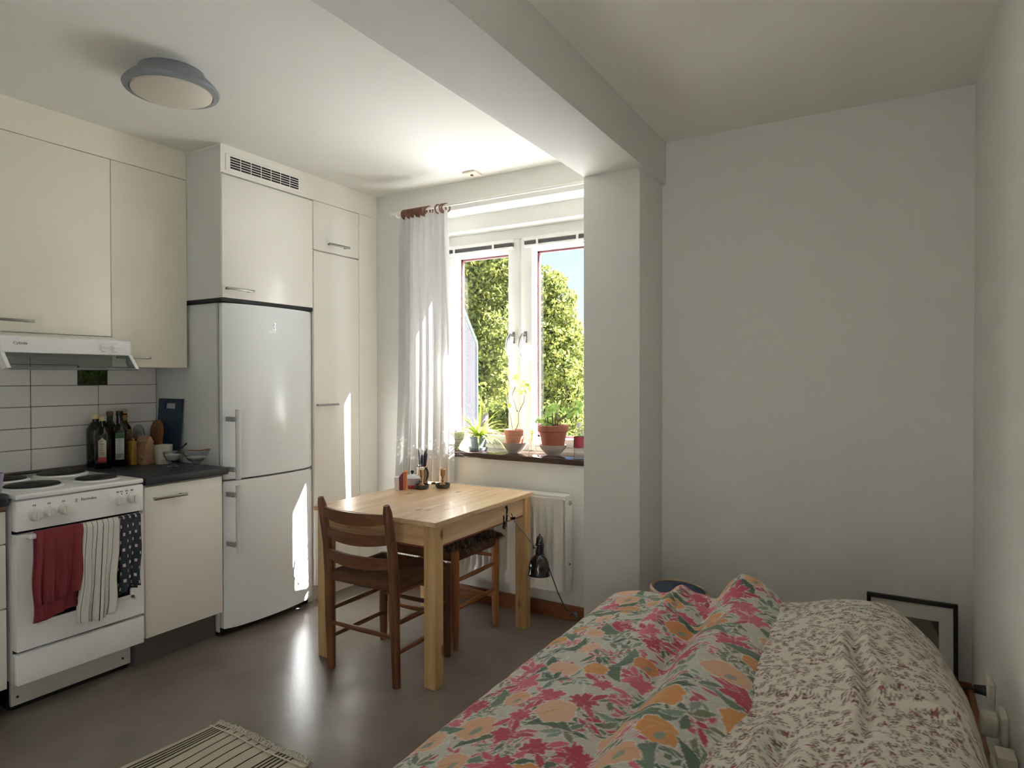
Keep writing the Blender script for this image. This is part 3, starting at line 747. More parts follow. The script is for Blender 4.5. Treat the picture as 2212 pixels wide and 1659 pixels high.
towel('kitchen_towel', 'white kitchen towel with thin dark stripes in the middle of the oven handle', 1.404, 1.548, .350, .375, uv_cloth('striped_linen', b_stripe), 5, -.030, 2.5, .010)
towel('kitchen_towel', 'dark grey kitchen towel with white square dots at the right of the oven handle', 1.552, 1.638, .440, .42, uv_cloth('dotted_linen', b_dots), 9, -.010, 1.5, .008)

# --- ceiling lamp, ceiling outlet
t = thing('ceiling_lamp', 'round ceiling lamp with grey ring and white dome, unlit', 'lamp', (-2.46, 1.535, ZC))
lx, ly = -2.462, 1.535
b = BM(); lathe(b, [(.118, 0), (.122, -.012), (.165, -.055), (.174, -.068), (.170, -.078), (.150, -.082), (.146, -.074), (.0, -.070)], (lx, ly, ZC), 56); obj('ring', b, mat('lamp_grey', (136, 142, 146), .45), t)
b = BM(); lathe(b, [(.147, -.076), (.144, -.086), (.120, -.098), (.08, -.107), (.04, -.112), (.0, -.113)], (lx, ly, ZC), 48, cap=False); obj('dome', b, mat('opal_glass', (222, 214, 200), .35), t)
t = thing('ceiling_outlet', 'small square cream ceiling outlet plate above the curtain rail', 'outlet', (-2.15, 3.19, ZC))
b = BM(); box(b, -2.19, -2.105, 3.145, 3.235, ZC - .012, ZC, .003, 2); obj('plate', b, mat('cream_plastic', (236, 224, 204), .4), t)
b = BM(); lathe(b, [(.010, 0), (.009, -.006), (0, -.006)], (-2.148, 3.188, ZC - .012), 14); obj('hook_hole', b, mat('hole_grey', (90, 84, 76), .6), t)
# ================================================================== table, chair, stool
PINE_X = wood('pine_along_x', (230, 194, 146), (196, 148, 100), 'X', 7, .34, 16, True, coat=.25)
PINE_Y = wood('pine_along_y', (236, 204, 164), (202, 158, 114), 'Y', 7, .36, 16, True, coat=.12)
PINE_Z = wood('pine_along_z', (224, 192, 140), (190, 148, 96), 'Z', 8, .42, 16, True)
TX0, TX1, TY0, TY1, TZ = -2.432, -1.690, 2.222, 3.105, .735
t = thing('dining_table', 'light pine dining table under the window', 'table', (-2.06, 2.66, 0))
nb = 6; w = (TX1 - TX0) / nb
for k in range(nb):                                # glued boards of the top
    b = BM(); box(b, TX0 + k * w, TX0 + (k + 1) * w - .0004, TY0, TY1, TZ - .021, TZ, .0012, 1)
    o = obj('top_board', b, PINE_Y, t); 
LW = .062
lx = (TX0 + .013, TX1 - .013 - LW); ly = (TY0 + .013, TY1 - .013 - LW)
for x in lx:
    for y in ly:
        b = BM(); box(b, x, x + LW, y, y + LW, 0, TZ - .0215, .004, 2); obj('leg', b, PINE_Z, t)
zA, zB = TZ - .117, TZ - .0215
for nm, a in (('apron', (lx[0] + LW, lx[1], ly[0] + .012, ly[0] + .032)), ('apron', (lx[0] + LW, lx[1], ly[1] + .03, ly[1] + .05))):
    b = BM(); box(b, *a, zA, zB, .002, 1); obj(nm, b, PINE_X, t)
for a in ((lx[0] + .012, lx[0] + .032, ly[0] + LW, ly[1]), (lx[1] + LW - .032, lx[1] + LW - .012, ly[0] + LW, ly[1])):
    b = BM(); box(b, *a, zA, zB, .002, 1); obj('apron', b, PINE_Y, t)
M_RED = mat('reddish_edge', (150, 82, 54), .5)
b = BM(); box(b, lx[0] + LW, lx[1], ly[0] + .010, ly[0] + .034, zA - .006, zA, .001, 1); obj('apron_edge', b, M_RED, t)
b = BM(); box(b, lx[1] + LW - .034, lx[1] + LW - .010, ly[0] + LW, ly[1], zA - .006, zA, .001, 1); obj('apron_edge', b, M_RED, t)

CH = wood('chair_wood', (130, 84, 54), (82, 48, 30), 'Z', 9, .38, 14)
CHX = wood('chair_wood_x', (130, 84, 54), (82, 48, 30), 'X', 9, .38, 14)
ST = wood('stool_wood', (176, 118, 70), (128, 76, 40), 'Z', 9, .42, 14)
def rush_mat(name, c1, c2):
    m = bpy.data.materials.new(name); m.use_nodes = True; nt = m.node_tree; bs = nt.nodes['Principled BSDF']; bs.inputs['Roughness'].default_value = .75
    tc = nt.nodes.new('ShaderNodeTexCoord'); n = nt.nodes.new('ShaderNodeTexNoise'); n.inputs['Scale'].default_value = 45; nt.links.new(tc.outputs['Object'], n.inputs['Vector'])
    nt.links.new(mixc(nt, n.outputs['Fac'], c1, c2), bs.inputs['Base Color']); return m
RUSH = rush_mat('dark_rush', (120, 80, 50), (66, 42, 26)); RUSH2 = rush_mat('stool_rush', (142, 98, 62), (84, 54, 32))
def rush_seat(x0, x1, y0, y1, z, parent, m, splay=0.0):
    """Woven rush: four triangles of parallel strands meeting on the diagonals, wrapped round the rails."""
    bm = BM(); cx_, cy_ = (x0 + x1) / 2, (y0 + y1) / 2; hx, hy = (x1 - x0) / 2, (y1 - y0) / 2
    def sp(p):
        f = 1 + splay * (p.y - y0) / (y1 - y0); return Vector((cx_ + (p.x - cx_) * f, p.y, p.z))
    N = 17
    for k in range(N):
        u = (k + .5) / N                        # 0 edge .. 1 centre
        r = .5 / N * min(hx, hy) * 1.06
        sag = -.012 * u
        a, c = hx * (1 - u), hy * (1 - u)
        for s in (-1, 1):
            # strands parallel to x at y = +-c, running between the diagonals, folded over the side rails
            y = cy_ + s * c; tube(bm, [sp(Vector((cx_ - hx * (1 - u) , y, z + sag - .002))), sp(Vector((cx_, y, z + sag + .004))), sp(Vector((cx_ + hx * (1 - u), y, z + sag - .002)))], [r * hy / min(hx, hy)] * 3, 5)
            x = cx_ + s * a; tube(bm, [sp(Vector((x, cy_ - hy * (1 - u), z + sag - .002))), sp(Vector((x, cy_, z + sag + .004))), sp(Vector((x, cy_ + hy * (1 - u), z + sag - .002)))], [r * hx / min(hx, hy)] * 3, 5)
    o = obj('seat_weave', bm, m, parent); o['kind'] = 'stuff'
    # wrapped rails: fat rolled edges with cord ribs
    for p, q in (((x0, y0), (x1, y0)), ((x1, y0), (x1, y1)), ((x1, y1), (x0, y1)), ((x0, y1), (x0, y0))):
        bm = BM(); P = sp(Vector((*p, z - .014))); Q = sp(Vector((*q, z - .014))); n = 44; pts = []; rr = []
        for i in range(n + 1):
            pts.append(P.lerp(Q, .03 + .94 * i / n)); rr.append(.0205 + (.0016 if i % 2 else -.0008))
        tube(bm, pts, rr, 10); obj('seat_edge', bm, m, parent)
    bm = BM(); box(bm, x0 + .01, x1 - .01, y0 + .01, y1 - .01, z - .026, z - .012); return obj('seat_core', bm, m, parent, False)

# --- ladder-back chair, back to the viewer
cx0, cx1, cyb, cyf = -2.268, -1.872, 2.168, 2.552
t = thing('dining_chair', 'dark wooden ladder-back chair with woven rush seat pushed under the table', 'chair', ((cx0 + cx1) / 2, (cyb + cyf) / 2, 0))
for x, s in ((cx0, -1), (cx1, 1)):
    b = BM(); pts = [(x, cyb + .010, 0), (x, cyb + .002, .22), (x, cyb, .44), (x, cyb - .014, .60), (x, cyb - .045, .78), (x, cyb - .052, .810)]
    tube(b, pts, [.019, .0215, .0235, .0225, .020, .013], 14); obj('back_post', b, CH, t)
for x in (cx0 - .012, cx1 + .002):
    b = BM(); tube(b, [(x, cyf, 0), (x, cyf, .14), (x, cyf, .38), (x, cyf, .452)], [.018, .0215, .0225, .019], 14); obj('front_leg', b, CH, t)
def slat(z, h, bow, dy):
    b = BM(); n = 14
    def pt(u, v, off):
        x = cx0 + (cx1 - cx0) * u; k = 1 - (2 * u - 1) ** 2
        return Vector((x, cyb + dy - bow * k + off, z + (v - .5) * h * (.72 + .28 * k) - .012 * k))
    A = [[b.verts.new(pt(i / n, v, off)) for v, off in ((0, -.008), (0, .008), (1, .008), (1, -.008))] for i in range(n + 1)]
    for i in range(n):
        for j in range(4): b.faces.new((A[i][j], A[i][(j + 1) % 4], A[i + 1][(j + 1) % 4], A[i + 1][j]))
    b.faces.new(A[0]); b.faces.new(list(reversed(A[n])))
    bmesh.ops.bevel(b, geom=[e for e in b.edges if len(e.link_faces) == 2 and e.calc_face_angle(0) > .8], offset=.003, segments=1, affect='EDGES')
    obj('slat', b, CHX, t)
slat(.748, .058, .030, -.040); slat(.655, .056, .030, -.024); slat(.548, .056, .030, -.009)
rush_seat(cx0 + .005, cx1 - .005, cyb + .004, cyf - .006, .452, t, RUSH, .03)
for (z0, za) in ((.30, .13),):
    pass
CR = wood('chair_rung', (134, 84, 52), (84, 48, 28), 'Y', 9, .38, 14)
for x in (cx0, cx1):
    for zz in (.148, .278):
        b = BM(); tube(b, [(x, cyb, zz), (x, (cyb + cyf) / 2, zz), (x, cyf, zz)], [.009, .0125, .009], 10); obj('stretcher', b, CR, t)
for y, zz in ((cyb, .220), (cyf, .245), (cyf, .33)):
    b = BM(); tube(b, [(cx0, y, zz), ((cx0 + cx1) / 2, y, zz), (cx1, y, zz)], [.009, .0125, .009], 10); obj('stretcher', b, CHX, t)

# --- rush-seated stool with the sheepskin
sx0, sx1, sy0, sy1 = -2.285, -1.872, 2.622, 3.000
t = thing('stool', 'lighter wooden stool with rush seat under the table near the radiator', 'stool', ((sx0 + sx1) / 2, (sy0 + sy1) / 2, 0))
M_TIP = mat('worn_foot', (196, 174, 148), .6)
for x in (sx0, sx1):
    for y in (sy0, sy1):
        b = BM(); tube(b, [(x, y, 0), (x, y, .10), (x, y, .40), (x, y, .492), (x, y, .498)], [.0150, .0195, .0205, .0195, .014], 14); l = obj('leg', b, ST, t)
rush_seat(sx0 + .008, sx1 - .008, sy0 + .008, sy1 - .008, .474, t, RUSH2)
SRY = wood('stool_rung', (176, 118, 70), (128, 76, 40), 'Y', 9, .42, 14); SRX = wood('stool_rung_x', (176, 118, 70), (128, 76, 40), 'X', 9, .42, 14)
for x in (sx0, sx1):
    for zz in (.205, .345):
        b = BM(); tube(b, [(x, sy0, zz), (x, (sy0 + sy1) / 2, zz), (x, sy1, zz)], [.009, .0125, .009], 10); obj('stretcher', b, SRY, t)
for y in (sy0, sy1):
    for zz in (.165, .385):
        b = BM(); tube(b, [(sx0, y, zz), ((sx0 + sx1) / 2, y, zz), (sx1, y, zz)], [.009, .0125, .009], 10); obj('stretcher', b, SRX, t)
# sheepskin: padded body plus shaggy locks
M_FUR = mat('dark_sheepskin', (40, 38, 38), .9); M_LOCK = leaf_mat('fleece_locks', (44, 42, 42), (168, 154, 138), .05)
fx0, fx1, fy0, fy1 = -2.25, -1.868, 2.66, 3.03
t = thing('sheepskin', 'shaggy dark grey brown sheepskin lying on the stool seat', 'sheepskin', ((fx0 + fx1) / 2, (fy0 + fy1) / 2, .48))
def fur_h(u, v):
    e = min(1, 5 * u) * min(1, 5 * (1 - u)) * min(1, 5 * v) * min(1, 5 * (1 - v))
    return .490 + .040 * max(0, e) ** .5 * (1 + .3 * math.sin(u * 7) * math.sin(v * 8 + 1))
b = BM(); grid(b, lambda u, v: Vector((fx0 + (fx1 - fx0) * u, fy0 + (fy1 - fy0) * v, fur_h(u, v))), 24, 24); grid(b, lambda u, v: Vector((fx0 + (fx1 - fx0) * u, fy0 + (fy1 - fy0) * v, .489)), 2, 2)
obj('hide', b, M_FUR, t)
rs = np.random.default_rng(11); V = []; Fc = []
for k in range(3800):
    u, v = rs.uniform(0, 1, 2)
    if k % 4 == 0:
        u, v = [(1, v), (u, 0), (u, 1), (1, v)][rs.integers(4)]
    p = Vector((fx0 + (fx1 - fx0) * u, fy0 + (fy1 - fy0) * v, fur_h(u, v) - .004)); a = rs.uniform(0, 6.28)
    o = Vector(((u - .5), (v - .5), 0)) * 1.4 + Vector((math.cos(a), math.sin(a), 0)) * .55 + Vector((.25, .1, 0))
    o.normalize(); L = rs.uniform(.025, .055); q1 = p + o * L * .5 + Vector((0, 0, rs.uniform(.006, .018))); q2 = p + o * L + Vector((0, 0, rs.uniform(-.02, .006)))
    sd = o.cross(Vector((0, 0, 1))) * rs.uniform(.0012, .003); i = len(V)
    V += [p - sd, p + sd, q1 - sd, q1 + sd, q2]; Fc += [(i, i + 1, i + 3, i + 2), (i + 2, i + 3, i + 4)]
me = bpy.data.meshes.new('fleece'); me.from_pydata([tuple(q) for q in V], [], Fc); me.update()
link('fleece', me, M_LOCK, t, False)['kind'] = 'stuff'

# ================================================================== radiator
M_RAD = mat('radiator_enamel', (232, 230, 222), .3)
RX0, RX1, RY0, RY1, RZ0, RZ1 = -2.72, -1.535, 3.165, 3.262, .185, .712
t = thing('radiator', 'white ribbed panel radiator below the window sill', 'radiator', ((RX0 + RX1) / 2, 3.21, .185))
bm = BM(); n = 24; pts = []                       # front panel with vertical flutes
xs = []; f0, f1 = RX0 + .03, RX1 - .035
k = 0; pitch = .0425
prof = [(RX0 + .004, 0), (RX0 + .022, 0)]
x = RX0 + .035
while x + pitch < RX1 - .028:
    prof += [(x, 0), (x + .006, .016), (x + .019, .016), (x + .025, 0)]; x += pitch
prof += [(RX1 - .02, 0), (RX1 - .004, 0)]
zl = [RZ0 + .004, RZ0 + .058, RZ0 + .075, RZ1 - .085, RZ1 - .068, RZ1 - .018]
A = [[bm.verts.new((px_, RY0 + (d if 1 < j < 4 else 0), z)) for px_, d in prof] for j, z in enumerate(zl)]
for j in range(len(zl) - 1):
    for i in range(len(prof) - 1): bm.faces.new((A[j][i], A[j][i + 1], A[j + 1][i + 1], A[j + 1][i]))
obj('front_panel', bm, M_RAD, t, ang=60)
b = BM(); box(b, RX0 + .003, RX1 - .003, RY0 + .022, RY1 - .012, RZ0 + .004, RZ1 - .02); obj('core', b, M_RAD, t, False)
b = BM(); box(b, RX0 + .001, RX1 - .001, RY0 - .001, RY0 + .016, RZ0, RZ0 + .006); box(b, RX0, RX1, RY0 - .001, RY0 + .010, RZ1 - .020, RZ1 - .014); obj('panel_edge', b, M_RAD, t, False)['kind'] = 'stuff'
for x0, x1 in ((RX0 - .004, RX0 + .0005), (RX1 - .0005, RX1 + .004)):
    b = BM(); prism(b, [(RY0 + .008, RZ0), (RY1 - .02, RZ0), (RY1 - .02, RZ0 + .06), (RY1 - .004, RZ0 + .06), (RY1 - .004, RZ1 - .012), (RY1 - .014, RZ1), (RY0 + .016, RZ1), (RY0 + .008, RZ1 - .010)], 'x', x0, x1); obj('side_panel', b, M_RAD, t, False)
b = BM()
for k in range(5): box(b, RX0, RX1, RY0 + .012 + k * .017, RY0 + .021 + k * .017, RZ1 - .006, RZ1 - .001)
kk = 40
for k in range(kk): box(b, RX0 + (RX1 - RX0) * k / kk, RX0 + (RX1 - RX0) * k / kk + .006, RY0 + .010, RY1 - .012, RZ1 - .008, RZ1 - .004)
obj('top_grille', b, M_RAD, t, False)['kind'] = 'stuff'
b = BM(); cyl(b, (RX1 + .003, 3.222, .668), (RX1 + .012, 3.222, .668), .013, n=12); cyl(b, (RX1 + .012, 3.222, .668), (RX1 + .02, 3.222, .668), .007, n=6); obj('vent_plug', b, M_CHROME, t)
b = BM(); cyl(b, (RX1 + .003, 3.225, .33), (RX1 + .0055, 3.225, .33), .006, n=10); obj('screw', b, M_DARK, t)
b = BM(); box(b, RX0 - .03, RX0 - .004, 3.205, 3.23, .25, .275, .003, 1); cyl(b, (RX0 - .10, 3.2175, .2625), (RX0 - .02, 3.2175, .2625), .017, .02, 14); obj('valve', b, M_TRIM, t)
b = BM(); tube(b, [(RX0 - .02, 3.2175, .255), (RX0 - .02, 3.2175, .05), (RX0 - .02, 3.2175, .0)], .009, 10); obj('pipe', b, M_TRIM, t)
for x in (RX0 + .2, RX1 - .2):
    b = BM(); box(b, x - .015, x + .015, RY1 - .014, YW, RZ0 + .1, RZ1 - .1); obj('bracket', b, M_RAD, t, False)

# ================================================================== curtain and rail
M_ROD = mat('white_rod', (240, 238, 232), .3)
t = thing('curtain_rail', 'slim white curtain rod above the window', 'curtain rod', (-2.1, 3.2, 2.405))
RZ = 2.408
b = BM(); cyl(b, (-2.775, 3.2, RZ), (-1.33, 3.2, RZ), .0085, n=14); obj('rod', b, M_ROD, t)
b = BM(); cyl(b, (-2.775, 3.2, RZ), (-2.785, 3.2, RZ), .011, n=14); obj('end_cap', b, M_ROD, t)
for x in (-2.745, -1.40):
    b = BM(); tube(b, [(x, 3.2, RZ - .010), (x, 3.215, RZ - .018), (x, YW, RZ - .018)], .006, 8); obj('bracket', b, M_ROD, t)
    b = BM(); cyl(b, (x, YW - .006, RZ - .018), (x, YW, RZ - .018), .016, n=14); obj('wall_plate', b, M_ROD, t)
M_RING = mat('brown_wooden_ring', (126, 88, 72), .5, vary=.15, vscale=30)
t = thing('curtain', 'sheer white curtain with cut-work flowers gathered at the left of the window', 'curtain', (-2.5, 3.2, .72))
ringx = [-2.675 + .0135 * i for i in range(14)] + [-2.478, -2.405, -2.372, -2.349]
for i, x in enumerate(ringx):
    b = BM(); n = 22; R = .026; zc = RZ - .0155; tl = (0.0 if i < 13 else (.75 if i in (13, 14) else .25 if i < 17 else .7)); pts = []
    for k in range(n):
        a = 2 * math.pi * k / n; pts.append((x + R * math.sin(a) * math.sin(tl), 3.2 + R * math.sin(a) * math.cos(tl), zc + R * math.cos(a)))
    tube(b, pts, .0052, 8, closed=True); obj('ring', b, M_RING, t)
# cloth: gathered folds, a few of them deep; wider at the hem
def sheer():
    m = bpy.data.materials.new('sheer_cotton'); m.use_nodes = True; nt = m.node_tree; nt.nodes.clear()
    o = nt.nodes.new('ShaderNodeOutputMaterial'); d = nt.nodes.new('ShaderNodeBsdfDiffuse'); tl = nt.nodes.new('ShaderNodeBsdfTranslucent'); tp = nt.nodes.new('ShaderNodeBsdfTransparent')
    d.inputs[0].default_value = (.80, .79, .77, 1); tl.inputs[0].default_value = (.60, .595, .585, 1)
    m1 = nt.nodes.new('ShaderNodeMixShader'); m1.inputs[0].default_value = .13; m2 = nt.nodes.new('ShaderNodeMixShader')
    nt.links.new(d.outputs[0], m1.inputs[1]); nt.links.new(tl.outputs[0], m1.inputs[2]); nt.links.new(m1.outputs[0], m2.inputs[1]); nt.links.new(tp.outputs[0], m2.inputs[2]); nt.links.new(m2.outputs[0], o.inputs[0])
    uv = nt.nodes.new('ShaderNodeTexCoord'); sp = nt.nodes.new('ShaderNodeSeparateXYZ'); nt.links.new(uv.outputs['UV'], sp.inputs[0])
    # cut-work holes in a band near the hem (cloth metres in the UV map)
    vo = nt.nodes.new('ShaderNodeTexVoronoi'); vo.inputs['Scale'].default_value = 38; vo.inputs['Randomness'].default_value = .85; nt.links.new(uv.outputs['UV'], vo.inputs['Vector'])
    hole = mth(nt, 'LESS_THAN', vo.outputs['Distance'], .40)
    no = nt.nodes.new('ShaderNodeTexNoise'); no.inputs['Scale'].default_value = 9; nt.links.new(uv.outputs['UV'], no.inputs['Vector'])
    band = mth(nt, 'MULTIPLY', mth(nt, 'GREATER_THAN', sp.outputs[1], .125), mth(nt, 'LESS_THAN', sp.outputs[1], .262))
    sel = mth(nt, 'MULTIPLY', mth(nt, 'MULTIPLY', hole, band), mth(nt, 'GREATER_THAN', no.outputs['Fac'], .40))
    emb = nt.nodes.new('ShaderNodeMix'); emb.data_type = 'RGBA'; nt.links.new(sel, emb.inputs[0]); emb.inputs[6].default_value = (.66, .655, .645, 1); emb.inputs[7].default_value = (1, 1, 1, 1)
    nt.links.new(emb.outputs[2], d.inputs[0])
    sel2 = mth(nt, 'MULTIPLY', sel, .0); nt.links.new(mth(nt, 'MULTIPLY_ADD', sel, .35, .13), m1.inputs[0])
    hem = mth(nt, 'LESS_THAN', sp.outputs[1], .062)
    base = mth(nt, 'MULTIPLY_ADD', hem, -.05, .07)
    nt.links.new(mth(nt, 'MULTIPLY', base, mth(nt, 'SUBTRACT', 1.0, sel)), m2.inputs[0]); return m
rs = np.random.default_rng(21); ph = rs.uniform(0, 6.28, 6)
def curt(u, v):
    z = .722 + (2.378 - .722) * v; top = v ** 1
    xa = -2.722 + .036 * v + .010 * math.sin(v * 4); xb = -2.338 + .012 * v + .016 * math.sin(v * 3.4 + .4)
    s = u + .018 * math.sin(u * 23 + ph[0]) * (1 - .5 * v)
    x = xa + (xb - xa) * s
    g = min(1, (1 - v) * 9)
    A = .012 + .020 * g * (.6 + .4 * (1 - v))
    y = 3.2 + A * math.sin(u * 2 * math.pi * 8 + 1.2 * math.sin(u * 9 + ph[1])) + .010 * math.sin(u * 2 * math.pi * 3 + ph[2]) * g + .004 * math.sin(u * 90) * (1 - g)
    x += .010 * math.cos(u * 2 * math.pi * 8 + ph[3]) * g * .6
    if u > .86: y += .055 * (u - .86) / .14 * (1 - v) * g; 
    y = min(y, 3.262)
    return Vector((x, y - .006, z))
NU, NV = 200, 70
b = BM(); G = grid(b, curt, NU, NV)
uvl = b.loops.layers.uv.new('UVMap'); idx = {}
cum = [[0.0] * (NV + 1) for _ in range(NU + 1)]
for i in range(NU + 1):
    for j in range(NV + 1):
        idx[G[i][j]] = (i, j)
        if i: cum[i][j] = cum[i - 1][j] + (G[i][NV // 3].co - G[i - 1][NV // 3].co).length
for f in b.faces:
    for l in f.loops:
        i, j = idx[l.vert]; l[uvl].uv = (cum[i][j], l.vert.co.z - .722)
obj('fabric', b, sheer(), t, ang=80)
b = BM(); tube(b, [(-2.345, 3.205, 2.36), (-2.337, 3.212, 2.33), (-2.338, 3.21, 2.25), (-2.333, 3.214, 2.16)], .0016, 6); lathe(b, [(0, -.012), (.006, -.006), (.006, .006), (0, .012)], (-2.333, 3.214, 2.155), 10); obj('draw_cord', b, M_ROD, t)
# ================================================================== bed, duvets, things around it
class Cloth:
    """Pattern of a printed cloth, laid out in cloth metres on a raster and handed to the mesh as colours."""
    def __init__(s, w, h, res, bg):
        s.res, s.W, s.H = res, int(w / res) + 1, int(h / res) + 1
        s.c = np.empty((s.H, s.W, 3)); s.c[:] = lin(bg)
    def blob(s, cx, cy, R, inside, rgb, a=1.0):
        r = s.res; i0, i1 = max(0, int((cy - R) / r)), min(s.H, int((cy + R) / r) + 1); j0, j1 = max(0, int((cx - R) / r)), min(s.W, int((cx + R) / r) + 1)
        if i1 <= i0 or j1 <= j0: return
        Y, X = np.mgrid[i0:i1, j0:j1]; m = np.clip(inside(X * r - cx, Y * r - cy), 0, 1)[..., None] * a
        s.c[i0:i1, j0:j1] = s.c[i0:i1, j0:j1] * (1 - m) + np.array(lin(rgb)) * m
    def leaf(s, cx, cy, L, w, ang, rgb, edge=None, a=1.0, bend=0.0):
        ca, sa = math.cos(ang), math.sin(ang); r = s.res
        def ins(k):
            def f(X, Y):
                u = X * ca + Y * sa; v = -X * sa + Y * ca + bend * u * u
                return ((w + k) * (1 - np.minimum(1, np.abs(u / (L / 2 + k)) ** 2.0)) - np.abs(v)) / r + .5
            return f
        if edge: s.blob(cx, cy, L * .6 + .004, ins(.0022), edge, .85 * a)
        s.blob(cx, cy, L * .6, ins(0), rgb, a)
    def flower(s, cx, cy, R, rgb, lobes, ph, edge=None, dep=.16):
        r = s.res
        def ins(k):
            def f(X, Y):
                d = np.hypot(X, Y); a = np.arctan2(Y, X)
                return (R + k) / r * (1 + dep * np.sin(lobes * a + ph) * .6 + dep * .5 * np.sin((lobes * 2 + 1) * a + ph * 2)) - d / r
            return f
        if edge: s.blob(cx, cy, R * 1.4, ins(.003), edge, .9)
        s.blob(cx, cy, R * 1.35, ins(0), rgb)
    def at(s, x, y):
        j = np.clip((x / s.res).astype(int), 0, s.W - 1); i = np.clip((y / s.res).astype(int), 0, s.H - 1)
        return s.c[i, j]

def floral(w, h):
    rs = np.random.default_rng(17); C = Cloth(w, h, .0022, (198, 196, 186))
    WH = (226, 222, 214); PK = [(196, 84, 108), (206, 104, 122), (184, 72, 94)]; GR = [(108, 128, 110), (88, 108, 90), (134, 150, 136), (120, 128, 98)]
    OR = [(214, 152, 92), (206, 140, 82), (216, 170, 136), (220, 178, 150)]
    for k in range(int(w * h * 500)):                     # soft background strokes
        C.leaf(rs.uniform(0, w), rs.uniform(0, h), rs.uniform(.03, .07), rs.uniform(.003, .007), rs.uniform(-.4, 1.9), [(186, 190, 184), (222, 218, 210), (196, 182, 164)][rs.integers(3)], None, .7, rs.uniform(-6, 6))
    pts = []
    tries = 0
    while tries < 4000 and len(pts) < int(w * h * 92):
        tries += 1; p = (rs.uniform(0, w), rs.uniform(0, h))
        if all((p[0] - q[0]) ** 2 + (p[1] - q[1]) ** 2 > .082 ** 2 for q in pts): pts.append(p)
    for k, (x, y) in enumerate(pts):                      # sprigs first, then blooms
        for q in range(3):
            a = rs.uniform(0, 6.28); L = rs.uniform(.07, .12); bend = rs.uniform(-5, 5)
            ex, ey = x + .05 * math.cos(a), y + .05 * math.sin(a)
            pink = rs.uniform() < .5; col = PK[rs.integers(3)] if pink else GR[rs.integers(4)]
            C.leaf(ex + .5 * L * math.cos(a), ey + .5 * L * math.sin(a), L * 1.1, .0016, a, col, WH, 1, bend)
            for s_ in range(6):
                u = .15 + .15 * s_; side = 1 if s_ % 2 else -1; la = a + side * rs.uniform(.35, .7); ll = rs.uniform(.026, .05)
                bx, by = ex + u * L * math.cos(a), ey + u * L * math.sin(a)
                C.leaf(bx + ll * .55 * math.cos(la), by + ll * .55 * math.sin(la), ll, rs.uniform(.0045, .0085), la, col if rs.uniform() < .7 else GR[rs.integers(4)], WH, 1, rs.uniform(-8, 8))
    for k, (x, y) in enumerate(pts):
        t = k % 5
        if t in (0, 2):
            g = rs.uniform(0, 6.28); C.leaf(x + .05 * math.cos(g), y + .05 * math.sin(g), .13, .022, g + 1.5, GR[rs.integers(2)], WH, 1, 7)
            col = OR[rs.integers(4)]; R = rs.uniform(.032, .058); C.flower(x, y, R, col, 5, rs.uniform(0, 6), WH, .08)
            for q in range(5): C.leaf(x + rs.uniform(-.5, .5) * R, y + rs.uniform(-.5, .5) * R, R * 1.1, .0022, rs.uniform(.3, 1.3), OR[rs.integers(4)], None, .7, 6)
            if k % 2: C.leaf(x + R * .2, y - R * .3, R * .8, R * .2, 1.2, GR[2], None, .9)
        elif t in (1, 4):
            C.flower(x, y, rs.uniform(.026, .046), PK[rs.integers(3)], 4 + rs.integers(3), rs.uniform(0, 6), WH, .30)
            for q in range(3): a = rs.uniform(0, 6.28); C.leaf(x + .05 * math.cos(a), y + .05 * math.sin(a), .06, .010, a, PK[rs.integers(3)], WH, 1, 4)
        else:
            for q in range(5): a = rs.uniform(0, 6.28); C.leaf(x + .032 * math.cos(a), y + .032 * math.sin(a), .055, .010, a, GR[rs.integers(4)], WH, 1, 5)
    return C
def sprigs(w, h):
    rs = np.random.default_rng(29); C = Cloth(w, h, .0016, (222, 215, 202))
    RD = [(138, 72, 72), (150, 88, 82), (116, 62, 62)]; BR = [(128, 112, 100), (104, 94, 84), (122, 126, 108), (150, 132, 118)]
    pts = []; tries = 0
    while tries < 9000 and len(pts) < int(w * h * 1050):
        tries += 1; p = (rs.uniform(0, w), rs.uniform(0, h))
        if all((p[0] - q[0]) ** 2 + (p[1] - q[1]) ** 2 > .0225 ** 2 for q in pts): pts.append(p)
    for x, y in pts:
        a = rs.uniform(0, 6.28); L = rs.uniform(.024, .042); b_ = rs.uniform(-12, 12)
        C.leaf(x, y, L * 1.1, .0009, a, BR[rs.integers(4)], None, .9, b_)
        red = rs.uniform() < .55
        for k in range(6):
            u = -.45 + .17 * k; s_ = 1 if k % 2 else -1; la = a + s_ * .8; ll = rs.uniform(.009, .0135)
            bx, by = x + u * L * math.cos(a), y + u * L * math.sin(a)
            C.leaf(bx + ll * .6 * math.cos(la), by + ll * .6 * math.sin(la), ll, .0027, la, RD[rs.integers(3)] if red and k > 2 else BR[rs.integers(4)])
        if red: C.flower(x + L * .5 * math.cos(a), y + L * .5 * math.sin(a), .0046, RD[rs.integers(3)], 5, 0, None, .2)
    return C
def ridge(q, w): return np.exp(-(q / w) ** 2)
def noise2(x, y, seed, n=10, f0=4.0, f1=22.0, aniso=1.0):
    r = np.random.default_rng(seed); o = np.zeros_like(x)
    for k in range(n):
        f = f0 * (f1 / f0) ** (k / (n - 1)); a = r.uniform(0, 6.28); o += np.sin((x * math.cos(a) * aniso + y * math.sin(a)) * f + r.uniform(0, 6.28)) / f * f0
    return o / n
